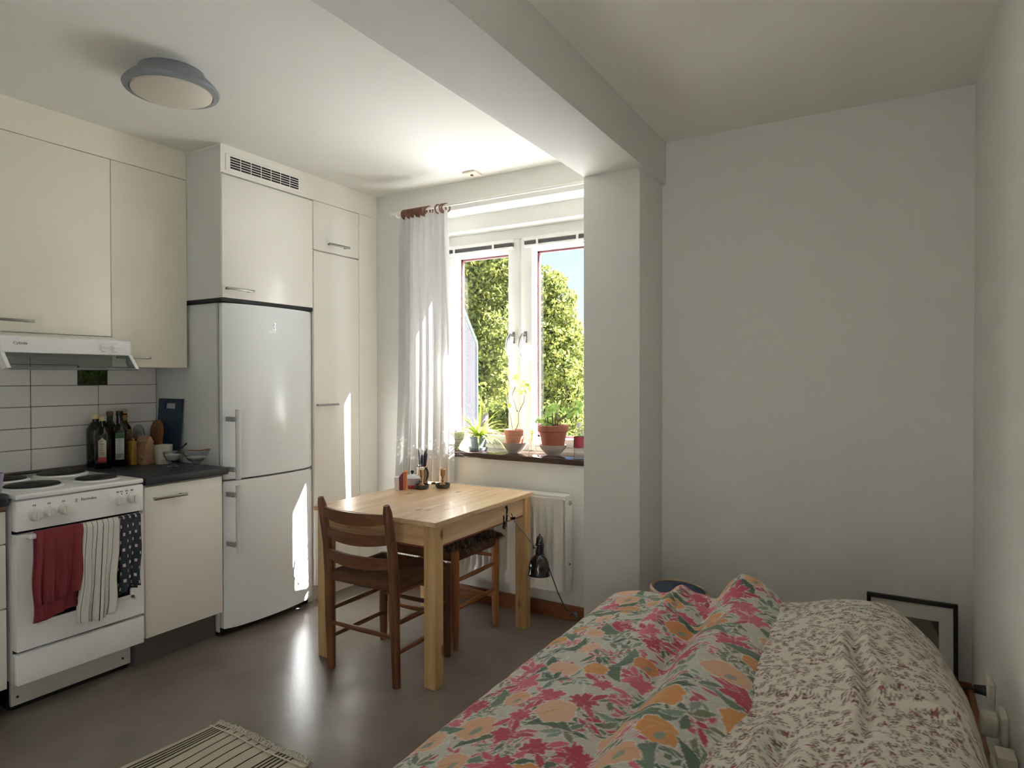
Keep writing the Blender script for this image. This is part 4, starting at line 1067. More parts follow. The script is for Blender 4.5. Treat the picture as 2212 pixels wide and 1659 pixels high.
def cloth_mesh(name, X, Y, Z, colors, m, parent, thick=.004):
    nx, ny = X.shape
    V = np.stack([X, Y, Z], -1).reshape(-1, 3)
    i = np.arange(nx * ny).reshape(nx, ny)
    Fc = np.stack([i[:-1, :-1], i[1:, :-1], i[1:, 1:], i[:-1, 1:]], -1).reshape(-1, 4)
    me = bpy.data.meshes.new(name)
    me.vertices.add(len(V)); me.vertices.foreach_set('co', V.astype(np.float32).ravel())
    me.loops.add(Fc.size); me.loops.foreach_set('vertex_index', Fc.astype(np.int32).ravel())
    me.polygons.add(len(Fc)); me.polygons.foreach_set('loop_start', np.arange(0, Fc.size, 4, dtype=np.int32)); me.polygons.foreach_set('loop_total', np.full(len(Fc), 4, dtype=np.int32))
    me.update(calc_edges=True)
    at_ = me.color_attributes.new('paint', 'FLOAT_COLOR', 'POINT')
    at_.data.foreach_set('color', np.concatenate([colors.reshape(-1, 3), np.ones((len(V), 1))], 1).astype(np.float32).ravel())
    o = link(name, me, m, parent, True, ang=180)
    return o
M_FLOR = attr_mat('floral_cotton', bump=.12, bscale=500); M_SPRIG = attr_mat('sprig_cotton', bump=.12, bscale=500)

# --- bed base and mattress (mostly under the duvets)
t = thing('bed', 'low bed with mattress under two patterned duvets along the right wall', 'bed', (-.40, 1.5, 0))
b = BM(); box(b, -.965, .155, .52, 2.46, .14, .26, .006, 2); obj('bed_frame', b, mat('bed_frame_wood', (150, 118, 86), .5), t)
b = BM(); box(b, -.95, .145, .54, 2.44, .262, .44, .04, 4); obj('mattress', b, mat('mattress_ticking', (226, 222, 214), .9), t)
for x in (-.93, .12):
    for y in (.57, 2.42):
        b = BM(); box(b, x - .025, x + .025, y - .025, y + .025, 0, .142, .003, 1); obj('leg', b, MATS['bed_frame_wood'], t)

# --- small-sprig duvet (right), puffed up
YA, YB = .62, 2.56
nx, ny = 200, 560
u = np.linspace(0, 1, nx)[:, None]; y = np.linspace(YA, YB, ny)[None, :]
x = (-.50 + u * (.245 + .50)) + 0 * y; y = y + 0 * u
top = .450 + .152 * np.clip(np.sin(np.pi * np.clip((x + .56) / .98, 0, 1)), 0, 1) ** .55
top += .030 * ridge(x + .05 - .10 * (2.3 - y), .16) * np.clip((y - .9), 0, 1)
top -= .105 * np.clip((x + .01) / .16, 0, 1.2) ** 1.4 * np.clip((y - 1.85) / .6, 0, 1)
edge = np.clip((.215 - x) / .11, 0, 1); top = .30 + (top - .30) * np.sqrt(np.clip(1 - (1 - edge) ** 2, 0, 1))
q = np.clip((2.545 - y) / .14, 0, 1); top = .28 + (top - .28) * np.sqrt(np.clip(1 - (1 - q) ** 2.2, 0, 1))
wr = noise2(x, y, 3, 14, 8, 46) * .022 + np.abs(noise2(x, y * .55 + x * .5, 8, 10, 9, 34)) * -.030
def crease(x0, y0, x1, y1, w, d):
    L = math.hypot(x1 - x0, y1 - y0); ux, uy = (x1 - x0) / L, (y1 - y0) / L
    a = ((x - x0) * ux + (y - y0) * uy) / L; s = -(x - x0) * uy + (y - y0) * ux + .012 * np.sin(a * 7)
    return d * np.exp(-(s / w) ** 2) * np.clip(np.minimum(a, 1 - a) * 5 + .2, 0, 1) * ((a > 0) & (a < 1))
wr += crease(-.12, 2.15, -.07, 1.45, .018, .016) + crease(-.06, 2.2, -.02, 1.6, .014, .013) - crease(-.09, 2.2, -.045, 1.5, .013, .014)
wr += crease(-.05, 1.75, .16, 1.70, .022, .018) - crease(-.04, 1.80, .17, 1.78, .018, .018) + crease(-.28, 1.72, -.05, 1.66, .02, .014)
wr += crease(-.22, 1.6, -.26, .9, .02, .018) + crease(-.14, 1.5, -.15, .8, .022, .02) - crease(-.18, 1.55, -.2, .8, .018, .018) + crease(-.02, 1.55, .0, .8, .025, .016)
z = top + wr * np.clip((top - .33) * 9, 0, 1)
z = z - .06 * np.clip((-.335 - x) / .05, 0, 1)
xx = x + .012 * noise2(y, x, 5, 6, 5, 16)
C2 = sprigs(.86, YB - YA + .02)
cl = C2.at((x + .52) * 1.12, y - YA)
t = thing('sprig_duvet', 'cream duvet with small red brown sprigs heaped on the right side of the bed', 'duvet', (-.1, 1.6, .44))
cloth_mesh('cover', np.minimum(xx, .224), y, z, cl, M_SPRIG, t)

# --- floral duvet (left), folds running along the bed
nx, ny = 300, 560
YA, YB = .62, 2.52
u = np.linspace(0, 1, nx)[:, None]; yv = np.linspace(0, 1, ny)[None, :]
y = YA + (YB - YA) * yv + 0 * u
xr = -.285 - .05 * np.clip((y - 1.9) / .6, 0, 1) + .014 * np.sin(y * 9) - .03 * np.exp(-((y - 1.36) / .12) ** 2)
# cross-section (s = cloth metres from the left hem): drop, mattress top, valley, ridge, rolled edge
S_ = 1.02
s = u * S_ + 0 * y
px_ = np.array([0, .10, .20, .235, .29, .40, .56, .66, .70, .735, .775, .82, .88, .93, .96, .985, 1.02])
pxx = np.array([-1.035, -1.03, -1.018, -1.000, -.955, -.86, -.715, -.62, -.582, -.556, -.520, -.478, -.420, -.372, -.345, -.330, -.345])
pz = np.array([.16, .26, .40, .455, .498, .528, .545, .548, .540, .542, .588, .622, .612, .590, .565, .530, .505])
sx = np.interp(s.ravel(), px_, pxx).reshape(s.shape); sz = np.interp(s.ravel(), px_, pz).reshape(s.shape)
ker = np.array([1, 4, 8, 10, 8, 4, 1.0]); ker /= ker.sum()
def sm(A):
    P = np.pad(A, ((3, 3), (0, 0)), mode='edge'); return sum(ker[k] * P[k:k + A.shape[0]] for k in range(7))
for _ in range(3): sx, sz = sm(sx), sm(sz)
mv = np.clip((s - .66) / .30, 0, 1); sx = sx + mv * (xr + .345 + .0) * 1.0
# second, smaller fold left of the valley at the far end and drifting height
sz = sz + .030 * ridge(s - (.60 - .02 * np.sin(y * 3)), .035) * np.clip((y - 1.75) / .5, 0, 1)
sz = sz + .014 * np.sin(y * 5.1 + .6) * ridge(s - .83, .08) + .022 * ridge(y - 2.43, .10) * ridge(s - .84, .09)
sz = sz - .020 * ridge(s - .715, .03) * (.6 + .4 * np.sin(y * 4))
wr = noise2(s, y, 13, 14, 9, 50) * .020 - np.abs(noise2(s * .6 + y * .4, y - s * .5, 18, 10, 10, 40)) * .034
wr += .006 * np.sin((s * 1.0 + y * .6) * 42 + 2 * np.sin(y * 6)) * ridge(s - .50, .2) * np.clip(np.sin(y * 4.4), 0, 1)
sz = sz + wr * np.clip((s - .16) * 6, .15, 1)
sx = sx + wr * .8 * np.clip((.22 - s) * 6, 0, 1)
# far hem rolls over the foot of the bed
q = np.clip((YB - y) / .10, 0, 1); low = .40 + .10 * np.clip((s - .2) / .6, 0, 1)
sz = np.where(sz > low, low + (sz - low) * np.sqrt(np.clip(1 - (1 - q) ** 2.4, 0, 1)), sz)
C1 = floral(S_ + .02, YB - YA + .02)
t = thing('floral_duvet', 'duvet with pink, orange and green flowers folded along the left side of the bed', 'duvet', (-.68, 1.6, .44))
o = cloth_mesh('cover', sx, y, sz, C1.at(s, y - YA), M_FLOR, t)
md = o.modifiers.new('thick', 'SOLIDIFY'); md.thickness = .006; md.offset = -1

# --- round blue-topped stool behind the bed foot
bx, by = -.800, 2.800
t = thing('round_stool', 'small round stool with dark blue top and pale wooden rim behind the bed', 'stool', (bx, by, 0))
M_BLUE = mat('dark_blue_felt', (56, 72, 92), .8, vary=.1, vscale=60); M_PALE = wood('pale_rim_wood', (196, 168, 132), (160, 128, 92), 'Z', 8, .5)
tilt = Matrix.Translation((bx, by, .428)) @ Matrix.Rotation(.10, 4, 'Y')
b = BM(); lathe(b, [(.120, -.03), (.127, -.022), (.127, .0), (.120, .008), (.112, .004), (.112, -.03)], (0, 0, 0), 48, mx=tilt, cap=False); obj('rim', b, M_PALE, t)
b = BM(); lathe(b, [(.0, .0085), (.08, .008), (.110, .004), (.1115, -.02), (0, -.02)], (0, 0, 0), 48, mx=tilt); obj('top', b, M_BLUE, t)
for k in range(3):
    a = k * 2.094 + .5; b = BM(); tube(b, [(bx + .08 * math.cos(a), by + .08 * math.sin(a), .411), (bx + .105 * math.cos(a), by + .105 * math.sin(a), 0)], [.014, .010], 12); obj('leg', b, M_PALE, t)

# --- framed picture leaning on the far wall
t = thing('picture_frame', 'thin black picture frame with grey print leaning on the far wall by the bed', 'picture', (.07, 3.24, 0))
A_ = .10                                            # lean
def lean(p): return Vector((p[0], 3.185 + p[2] * A_ + p[1], p[2]))
def slab(x0, x1, d0, d1, z0, z1):
    bm = BM(); vs = box(bm, x0, x1, d0, d1, z0, z1)
    for v in vs: v.co = lean(v.co)
    return bm
fx0, fx1, fz1 = -.094, .236, .417
for nm, a in (('frame_bar', (fx0, fx1, fz1 - .016, fz1)), ('frame_bar', (fx0, fx1, 0, .016)), ('frame_bar', (fx0, fx0 + .016, .016, fz1 - .016)), ('frame_bar', (fx1 - .016, fx1, .016, fz1 - .016))):
    obj(nm, slab(a[0], a[1], -.006, .012, a[2], a[3]), M_BLACK, t, False)
obj('mount', slab(fx0 + .014, fx1 - .014, .003, .006, .014, fz1 - .014), mat('mount_card', (216, 212, 204), .7), t, False)
obj('print', slab(-.02, .170, .0015, .003, .06, .338), mat('grey_print_paper', (112, 108, 98), .7, vary=.12, vscale=14), t, False)
bm = BM(); prism(bm, [(.142, .334), (.168, .338), (.170, .27), (.160, .300)], 'y', 0, .0012)
for v in bm.verts: v.co = lean((v.co.x, v.co.y + .0002, v.co.z))
obj('print_leaf', bm, mat('print_leaf_green', (62, 64, 46), .7), t, False)

# --- sockets and plugs on the right wall
M_SOCK = mat('socket_white', (222, 216, 202), .4)
def socket(name, label, y, z, w, h, d):
    tt = thing(name, label, 'socket', (XR, y, z))
    bm = BM(); box(bm, XR - d, XR, y - w / 2, y + w / 2, z - h / 2, z + h / 2, .006, 3); obj('plate', bm, M_SOCK, tt)
    bm = BM(); lathe(bm, [(.022, 0), (.022, .002), (.019, .002), (.018, -.006), (0, -.006)], (0, 0, 0), 20, mx=Matrix.Translation((XR - d, y, z)) @ Matrix.Rotation(-math.pi / 2, 4, 'Y')); obj('outlet', bm, M_SOCK, tt); return tt
socket('wall_socket', 'white wall socket with a black plug low on the right wall beside the bed', 2.62, .325, .085, .085, .02)
t = thing('power_plug', 'black plug and cord in the far socket on the right wall', 'plug', (.26, 2.62, .32))
b = BM(); cyl(b, (.270, 2.62, .325), (.236, 2.62, .325), .017, .013, 14); obj('plug', b, M_BLACK, t)
b = BM(); tube(b, [(.238, 2.62, .325), (.215, 2.63, .318), (.20, 2.66, .28), (.205, 2.70, .20), (.235, 2.74, .10), (.24, 2.78, .006)], .0034, 8); obj('cord', b, M_BLACK, t)
socket('wall_socket', 'white wall socket with a pale charger nearer along the right wall', 2.33, .345, .085, .085, .02)
t = thing('charger', 'pale charger plugged into the nearer wall socket by the bed', 'charger', (.255, 2.33, .345))
b = BM(); box(b, .225, .269, 2.305, 2.355, .315, .375, .008, 3); obj('case', b, M_SOCK, t)
b = BM(); tube(b, [(.235, 2.33, .316), (.232, 2.325, .27), (.245, 2.32, .16), (.25, 2.33, .05), (.25, 2.36, .005)], .002, 8); obj('cable', b, M_SOCK, t)
t = thing('power_adapter', 'larger white power adapter at the lower right edge of the photo', 'adapter', (.25, 2.14, .30))
b = BM(); box(b, .232, .2895, 2.09, 2.18, .225, .335, .008, 3); obj('case', b, M_SOCK, t)
b = BM(); box(b, .24, .285, 2.10, 2.17, .335, .362, .006, 2); obj('cap', b, mat('adapter_cream', (232, 224, 204), .4), t)

# --- striped rug
def rug_fn():
    rs_ = [.04, .067, .094, .12, .16, .25, .34, .43, .52, .62, .715, .745, .775, .81, .85]
    def f(nt, sp):
        acc = None
        for k, c in enumerate(rs_):
            w = .0075 if not 5 <= k <= 9 else .006
            l = mth(nt, 'LESS_THAN', mth(nt, 'ABSOLUTE', mth(nt, 'SUBTRACT', sp.outputs[0], c)), w)
            acc = l if acc is None else mth(nt, 'MAXIMUM', acc, l)
        return mixc(nt, acc, (198, 190, 172), (58, 52, 44))
    return f
M_RUG = uv_cloth('striped_rug_weave', rug_fn())
t = thing('rug', 'cream rag rug with thin dark stripes and a fringed end on the floor', 'rug', (-2.02, 1.1, 0))
gx0, gx1, gy1 = -2.292, -1.752, 1.585
def rugf(u, v):
    y_ = -.1 + (gy1 + .1) * v; wv = .012 * math.sin(y_ * 9) * (1 - u) ** 2 + .004 * math.sin(y_ * 15 + 1)
    return Vector((gx0 + (gx1 - gx0) * u + wv, y_ - .012 * u + .004 * math.sin(u * 9), .009 + .003 * math.sin(u * 8 + y_ * 7)))
b = BM(); G = grid(b, rugf, 60, 90); uvl = b.loops.layers.uv.new('UVMap'); idx = {}
for i in range(61):
    for j in range(91): idx[G[i][j]] = (i / 60, j / 90)
for f in b.faces:
    for l in f.loops: l[uvl].uv = idx[l.vert]
o = obj('weave', b, M_RUG, t, ang=80); md = o.modifiers.new('thick', 'SOLIDIFY'); md.thickness = .006; md.offset = -1
b = BM(); pts = [rugf(k / 40, .985) + Vector((0, 0, .003)) for k in range(41)]; tube(b, pts, .003, 6); obj('end_seam', b, mat('fringe_cotton', (204, 198, 184), .9), t)
rs = np.random.default_rng(4); b = BM()
for k in range(130):
    u_ = (k + rs.uniform(-.3, .3)) / 130; u_ = min(1, max(0, u_)); p = rugf(u_, 1.0); L = rs.uniform(.018, .038); d = Vector((rs.normal() * .012, L, -.004)); m_ = p + d * .5 + Vector((rs.normal() * .003, 0, rs.uniform(.004, .012)))
    tube(b, [p, m_, Vector((p.x + d.x, p.y + d.y, .003))], [.0022, .0018, .0010], 4)
obj('fringe', b, MATS['fringe_cotton'], t)['kind'] = 'stuff'
# ================================================================== things on the sill
ZS = .9035
M_TERRA = mat('terracotta', (196, 138, 112), .8, vary=.08, vscale=25); M_TERRA2 = mat('dark_terracotta', (150, 88, 70), .75, vary=.08, vscale=20)
M_SOIL = mat('potting_soil', (58, 44, 34), .95, bump=.5, bscale=120); M_STEM = mat('plant_stem', (112, 92, 66), .8)
M_GREYP = mat('grey_bowl_glaze', (186, 178, 168), .3); M_SLATE = mat('blue_grey_glaze', (112, 124, 134), .3, vary=.12, vscale=22)
M_STONE = mat('cream_stoneware', (206, 202, 186), .35, vary=.05, vscale=18); M_LINE = mat('dark_glaze_line', (118, 112, 98), .4); M_STAR = mat('grey_green_mark', (92, 104, 96), .5)
def pot(parent, c, r0, r1, h, rim, m, name='pot'):
    """Flower pot: open, with wall thickness and a collar."""
    b = BM(); rh = rim
    lathe(b, [(0, 0), (r0, 0), (r0 + (r1 - r0) * .74, h - rh - .002), (r1 - .001, h - rh), (r1 + .002, h - rh + .003), (r1 + .003, h - .003), (r1, h), (r1 - .007, h), (r1 - .009, h - .012), (r0 + .004, .012), (0, .012)], c, 40); return obj(name, b, m, parent)
def soil(parent, c, r, z):
    b = BM(); lathe(b, [(0, z + .004), (r * .6, z + .005), (r, z), (r, z - .008), (0, z - .008)], c, 24); return obj('soil', b, M_SOIL, parent)
def blade(bm, p0, d, L, w, droop, n=8, up=Vector((0, 0, 1)), thick=.0):
    """Strap leaf from p0 along d, bending down by droop."""
    d = Vector(d).normalized(); p = Vector(p0); sd = d.cross(up)
    if sd.length < 1e-3: sd = Vector((1, 0, 0))
    sd.normalize(); prev = None
    for i in range(n + 1):
        u = i / n; ww = w * (1 - u ** 2.2) * (.75 + .5 * math.sin(math.pi * min(1, u * 1.2)) * .6)
        a = bm.verts.new(p - sd * ww + Vector((0, 0, ww * .25))); c = bm.verts.new(p - Vector((0, 0, ww * .15))); e = bm.verts.new(p + sd * ww + Vector((0, 0, ww * .25)))
        if prev: bm.faces.new((prev[0], prev[1], c, a)); bm.faces.new((prev[1], prev[2], e, c))
        prev = (a, c, e); d = (d + Vector((0, 0, -droop / n))).normalized(); p = p + d * (L / n)
def lobed(bm, c, nrm, up, size, lobes=5, depth=.45):
    """Lobed leaf blade (ivy, geranium) as a small fan."""
    nrm = Vector(nrm).normalized(); x = Vector(up).cross(nrm)
    if x.length < 1e-3: x = Vector((1, 0, 0))
    x.normalize(); y = nrm.cross(x); cv = bm.verts.new(Vector(c) + nrm * size * .12); n = lobes * 4; vs = []
    for k in range(n):
        a = -math.pi / 2 + .35 + (2 * math.pi - .7) * k / (n - 1); r = size * (1 - depth * (.5 + .5 * math.cos(lobes * (a + math.pi / 2))) * 1.0)
        vs.append(bm.verts.new(Vector(c) + x * r * math.cos(a) + y * r * math.sin(a) - nrm * size * .08 * (k % 2)))
    for k in range(n - 1): bm.faces.new((cv, vs[k], vs[k + 1]))
L_ALOE = leaf_mat('spider_plant_leaf', (150, 170, 70), (206, 212, 120), .35); L_IVY = leaf_mat('ivy_leaf', (84, 104, 48), (170, 180, 82), .4); L_GER = leaf_mat('geranium_leaf', (112, 146, 74), (160, 188, 108), .4)
L_DRY = leaf_mat('dry_leaf', (150, 130, 60), (176, 160, 90), .3)

# stoneware bowl
c = (-2.462, 3.440, ZS); t = thing('stoneware_bowl', 'striped cream stoneware bowl with star marks beside the curtain', 'bowl', c)
b = BM(); lathe(b, [(0, 0), (.046, 0), (.050, .006), (.058, .03), (.070, .055), (.076, .085), (.077, .106), (.073, .107), (.070, .09), (.05, .03), (0, .018)], c, 44); obj('bowl', b, M_STONE, t)
for z, r in ((.088, .0772), (.060, .0722), (.036, .0615), (.018, .0545)):
    b = BM(); tube(b, [(c[0] + r * math.cos(a), c[1] + r * math.sin(a), c[2] + z) for a in [k * 2 * math.pi / 40 for k in range(40)]], .0011, 5, closed=True); obj('glaze_line', b, M_LINE, t)
for a0, z in ((-.55, .074), (-1.75, .048), (.4, .05), (-2.6, .075)):
    b = BM(); r = .0758 if z > .06 else .0668
    for q in range(3):
        ang = q * 1.05 - .6; cc = Vector((c[0] + r * math.cos(a0), c[1] + r * math.sin(a0), c[2] + z)); tx = Vector((-math.sin(a0), math.cos(a0), 0))
        dv = (tx * math.sin(ang) + Vector((0, 0, 1)) * math.cos(ang)) * .007; tube(b, [cc - dv * .2, cc + dv], [.0016, .0006], 5)
    obj('star_mark', b, M_STAR, t)
t = thing('dried_pods', 'dark dried pods lying in the stoneware bowl', 'pods', (c[0], c[1], c[2] + .05))
M_POD = mat('dark_pod', (96, 62, 54), .6)
for k, (dx, dy, ax, h) in enumerate(((.012, -.02, .5, .05), (.035, .0, 1.0, .058), (-.01, .02, -.7, .045), (.03, .03, 1.4, .05))):
    b = BM(); p = Vector((c[0] + dx - .012 * math.sin(ax), c[1] + dy, c[2] + .075)); q = p + Vector((math.sin(ax) * h, .01, math.cos(ax) * h)); tube(b, [p, p.lerp(q, .3), p.lerp(q, .7), q], [.006, .010, .008, .002], 8); obj('pod', b, M_POD, t)

# spider plant
c = (-2.232, 3.375, ZS); t = thing('spider_plant', 'spider plant with long striped leaves in a blue grey glazed pot', 'potted plant', c)
b = BM(); lathe(b, [(0, 0), (.050, 0), (.056, .004), (.062, .022), (.058, .023), (.053, .008), (0, .006)], c, 40); obj('saucer', b, M_SLATE, t)
pot(t, (c[0], c[1], c[2] + .007), .043, .056, .088, .016, M_SLATE); soil(t, c, .048, .082)
rs = np.random.default_rng(2); m1 = BM(); k = 0
for k in range(52):
    a = rs.uniform(0, 6.28); el = rs.uniform(.3, 1.25); d = (math.cos(a) * math.cos(el), math.sin(a) * math.cos(el) * .8, math.sin(el)); L = rs.uniform(.15, .27); w_ = rs.uniform(.006, .0105)
    bm = BM(); blade(bm, (c[0] + .012 * math.cos(a), c[1] + .012 * math.sin(a), c[2] + .088), d, L, w_, rs.uniform(.8, 2.0)); obj('leaf', bm, L_ALOE, t, ang=180)
bm = BM(); blade(bm, (c[0] + .004, c[1], c[2] + .09), (.02, .1, 1), .27, .0115, .02); obj('leaf', bm, L_ALOE, t, ang=180)
bm = BM(); tube(bm, [(c[0] + .03, c[1] - .03, c[2] + .09), (c[0] + .06, c[1] - .045, c[2] + .085), (c[0] + .068, c[1] - .05, c[2] + .03)], .0016, 6); obj('runner', bm, M_STEM, t)

# ivy in terracotta over a grey bowl
def grey_bowl(label, c, r, h):
    t = thing('saucer_bowl', label, 'bowl', c, group='grey bowls under terracotta pots'); b = BM()
    lathe(b, [(0, 0), (r * .46, 0), (r * .50, .006), (r * .62, .016), (r * .86, h * .62), (r, h), (r - .005, h), (r * .80, h * .6), (r * .5, .016), (0, .012)], c, 44); obj('bowl', b, M_GREYP, t); return t
c = (-1.976, 3.390, ZS); grey_bowl('grey glazed bowl under the ivy pot in the middle of the sill', c, .080, .064)
t = thing('ivy_plant', 'young twisting ivy in a pale terracotta pot in the middle of the sill', 'potted plant', (c[0], c[1], c[2] + .020))
pot(t, (c[0], c[1], c[2] + .027), .045, .063, .115, .034, M_TERRA); soil(t, (c[0], c[1], c[2] + .027), .052, .104)
zb = c[2] + .13
stems = [[(c[0] - .01, c[1], zb), (c[0] - .030, c[1] + .01, zb + .075), (c[0] - .055, c[1] + .01, zb + .145), (c[0] - .060, c[1] + .0, zb + .22), (c[0] - .035, c[1] + .0, zb + .29), (c[0] - .055, c[1], zb + .35)],
         [(c[0] + .006, c[1], zb), (c[0] + .028, c[1] + .0, zb + .05), (c[0] + .022, c[1] + .01, zb + .11), (c[0] + .058, c[1] + .01, zb + .18), (c[0] + .066, c[1] + .01, zb + .23), (c[0] + .03, c[1] + .01, zb + .265)],
         [(c[0] + .02, c[1] + .0, zb + .12), (c[0] + .004, c[1] - .01, zb + .18), (c[0] - .012, c[1] - .01, zb + .22), (c[0] + .01, c[1] - .01, zb + .27)]]
for s_ in stems:
    bm = BM(); n = len(s_); tube(bm, s_, [.0042 - .0026 * i / n for i in range(n)], 7); obj('stem', bm, M_STEM, t)
rs = np.random.default_rng(6)
for (x, y, z) in [(-.075, 0, .36), (-.05, 0, .375), (-.03, -.01, .35), (-.08, .0, .31), (-.055, .0, .29), (-.02, .0, .31), (.005, 0, .33), (.02, -.01, .315), (-.09, .0, .26), (-.06, -.01, .24), (-.03, -.01, .265), (.03, 0, .285), (.06, .0, .275), (.085, 0, .28), (.10, 0, .26), (.045, -.01, .24), (.01, -.01, .25), (.07, 0, .24), (-.075, .0, .15), (-.03, -.01, .155), (.055, .01, .30), (-.1, .01, .335)]:
    p = Vector((c[0] + x, c[1] + y, zb + z)); nrm = Vector((rs.normal() * .6, -1, rs.normal() * .6 + .3)); up = Vector((rs.normal(), 0, rs.normal()))
    bm = BM(); lobed(bm, p, nrm, up, rs.uniform(.015, .023), 5, .5); obj('leaf', bm, L_IVY, t, ang=180)

# glass with a cutting
c = (-1.882, 3.435, ZS); t = thing('cutting_glass', 'small clear glass with a rooting succulent cutting between the terracotta pots', 'glass', c)
M_CG = clear_glass('thin_clear_glass', (.97, .98, .98), 1.6)
b = BM(); lathe(b, [(0, 0), (.024, 0), (.026, .004), (.027, .108), (.0255, .108), (.0245, .010), (0, .010)], c, 30); obj('glass', b, M_CG, t)
rs = np.random.default_rng(9); b = BM()
for k in range(10): a = rs.uniform(0, 6.28); tube(b, [(c[0], c[1], c[2] + .075), (c[0] + .012 * math.cos(a), c[1] + .012 * math.sin(a), c[2] + .045), (c[0] + .016 * math.cos(a), c[1] + .016 * math.sin(a), c[2] + rs.uniform(.015, .03))], [.0018, .0014, .0006], 5)
obj('roots', b, mat('pale_roots', (214, 186, 150), .8), t)['kind'] = 'stuff'
b = BM(); tube(b, [(c[0], c[1], c[2] + .07), (c[0] + .003, c[1], c[2] + .12)], .003, 7); obj('stem', b, L_GER, t)
for k in range(14):
    a = k * 2.4; bm = BM(); blade(bm, (c[0] + .003, c[1], c[2] + .106 + .002 * k), (math.cos(a), math.sin(a), .8), .030, .006, .3, 5); obj('leaf', bm, L_IVY, t, ang=180)

# geranium
c = (-1.716, 3.392, ZS); grey_bowl('grey glazed bowl under the geranium pot next to the pier', c, .083, .062)
t = thing('geranium', 'geranium with pale green leaves in a large dark terracotta pot', 'potted plant', (c[0], c[1], c[2] + .02))
pot(t, (c[0], c[1], c[2] + .037), .059, .089, .140, .036, M_TERRA2); soil(t, (c[0], c[1], c[2] + .037), .074, .128)
zb = c[2] + .165; rs = np.random.default_rng(14)
for (sx_, ex, ez) in ((-.04, -.045, .055), (-.03, -.025, .10), (.0, .0, .115), (.015, .03, .10), (.03, .115, .09), (.01, -.06, .04), (.03, .15, .12)):
    bm = BM(); P = [(c[0] + sx_, c[1], zb - .012), (c[0] + sx_ * 1.1, c[1] - .005, zb + ez * .35), (c[0] + (sx_ + ex) * .55, c[1] - .01, zb + ez * .65), (c[0] + ex, c[1] - .012, zb + ez)]
    tube(bm, P, [.0045, .0038, .003, .002], 7); obj('stem', bm, M_STEM, t)
    for k in range(7):
        p = Vector((c[0] + ex + rs.normal() * .022, c[1] - .012 + rs.normal() * .02, zb + ez + rs.normal() * .020)); bm = BM(); lobed(bm, p, (rs.normal() * .6, -1, rs.normal() * .5 + .5), (rs.normal(), 0, rs.normal()), rs.uniform(.014, .022), 5, .25); obj('leaf', bm, L_GER, t, ang=180)
# red-labelled bottle by the pier
c = (-1.545, 3.385, ZS); t = thing('label_bottle', 'clear bottle with a dark red label half hidden behind the pier', 'bottle', c)
b = BM(); lathe(b, [(0, 0), (.029, 0), (.031, .004), (.031, .125), (.028, .140), (.014, .158), (.012, .175), (.0105, .175), (.012, .155), (.026, .137), (.0295, .12), (.0295, .006), (0, .006)], c, 32); obj('bottle', b, M_CG, t)
b = BM(); lathe(b, [(.0318, .055), (.0318, .118)], c, 32, cap=False); lb = obj('label', b, mat('dark_red_label', (150, 44, 62), .5), t)
for k in range(4):
    b = BM(); a = -2.55 + .16 * (k % 2); z = .064 + .013 * k
    cc = Vector((c[0] + .0322 * math.cos(a), c[1] + .0322 * math.sin(a), c[2] + z)); tx = Vector((-math.sin(a), math.cos(a), 0)); tube(b, [cc - tx * .006, cc + tx * .006], .0018, 5); obj('label_mark', b, mat('label_ink', (48, 22, 28), .5), lb)
b = BM(); lathe(b, [(.0135, .172), (.0150, .174), (.0150, .196), (.0, .198)], c, 20); obj('cap', b, mat('pale_cap', (226, 222, 220), .4), t)

# ================================================================== things on the table
ZT_ = TZ + .0005
# paper carton
t = thing('paper_carton', 'small white, purple and orange paper carton with a pointed open flap', 'carton', (-2.365, 2.795, ZT_))
M_CW = mat('carton_white', (232, 226, 222), .6); M_CP = mat('carton_purple', (132, 52, 92), .6); M_CO = mat('carton_orange', (206, 124, 70), .6)
def quad_taper(x0, x1, top, m, nm, y0=2.765, y1=2.825):
    bm = BM(); vs = box(bm, x0, x1, y0, y1, ZT_, ZT_ + .08)
    for v in vs:
        k = (v.co.z - ZT_) / .08; f = .86 + .14 * k; v.co.x = -2.365 + (v.co.x + 2.365) * f; v.co.y = 2.795 + (v.co.y - 2.795) * f
        if k > .5: v.co.z = ZT_ + (top[0] + (top[1] - top[0]) * ((v.co.x - x0) / (x1 - x0)))
    return obj(nm, bm, m, t, False)
cart = []
cart.append(quad_taper(-2.400, -2.374, (.070, .072), M_CW, 'carton_side')); cart.append(quad_taper(-2.374, -2.350, (.072, .100), M_CP, 'carton_stripe')); cart.append(quad_taper(-2.350, -2.331, (.100, .104), M_CO, 'carton_stripe'))
for q_ in cart: q_.data.transform(Matrix.Translation((-2.365, 2.795, 0)) @ Matrix.Rotation(.62, 4, 'Z') @ Matrix.Translation((2.365, -2.795, 0)))
# enamel pot with lid
c = (-2.375, 2.905, ZT_); t = thing('enamel_pot', 'little white enamel pot with blue rimmed lid, black knob and handles', 'pot', c)
M_EN = mat('enamel_grey_white', (214, 216, 218), .2); M_BLU = mat('blue_rim', (92, 122, 168), .3)
b = BM(); lathe(b, [(0, 0), (.024, 0), (.028, .004), (.040, .018), (.049, .038), (.0515, .047), (.049, .047), (.03, .01), (0, .008)], c, 36); p_ = obj('pot', b, M_EN, t)
b = BM(); lathe(b, [(.0525, .047), (.053, .050), (.046, .058), (.03, .066), (.012, .071), (0, .072)], c, 36, cap=False); l_ = obj('lid', b, M_EN, t)
b = BM(); tube(b, [(c[0] + .0528 * math.cos(a), c[1] + .0528 * math.sin(a), c[2] + .049) for a in [k * math.pi / 20 for k in range(40)]], .0016, 5, closed=True); obj('lid_rim', b, M_BLU, l_)
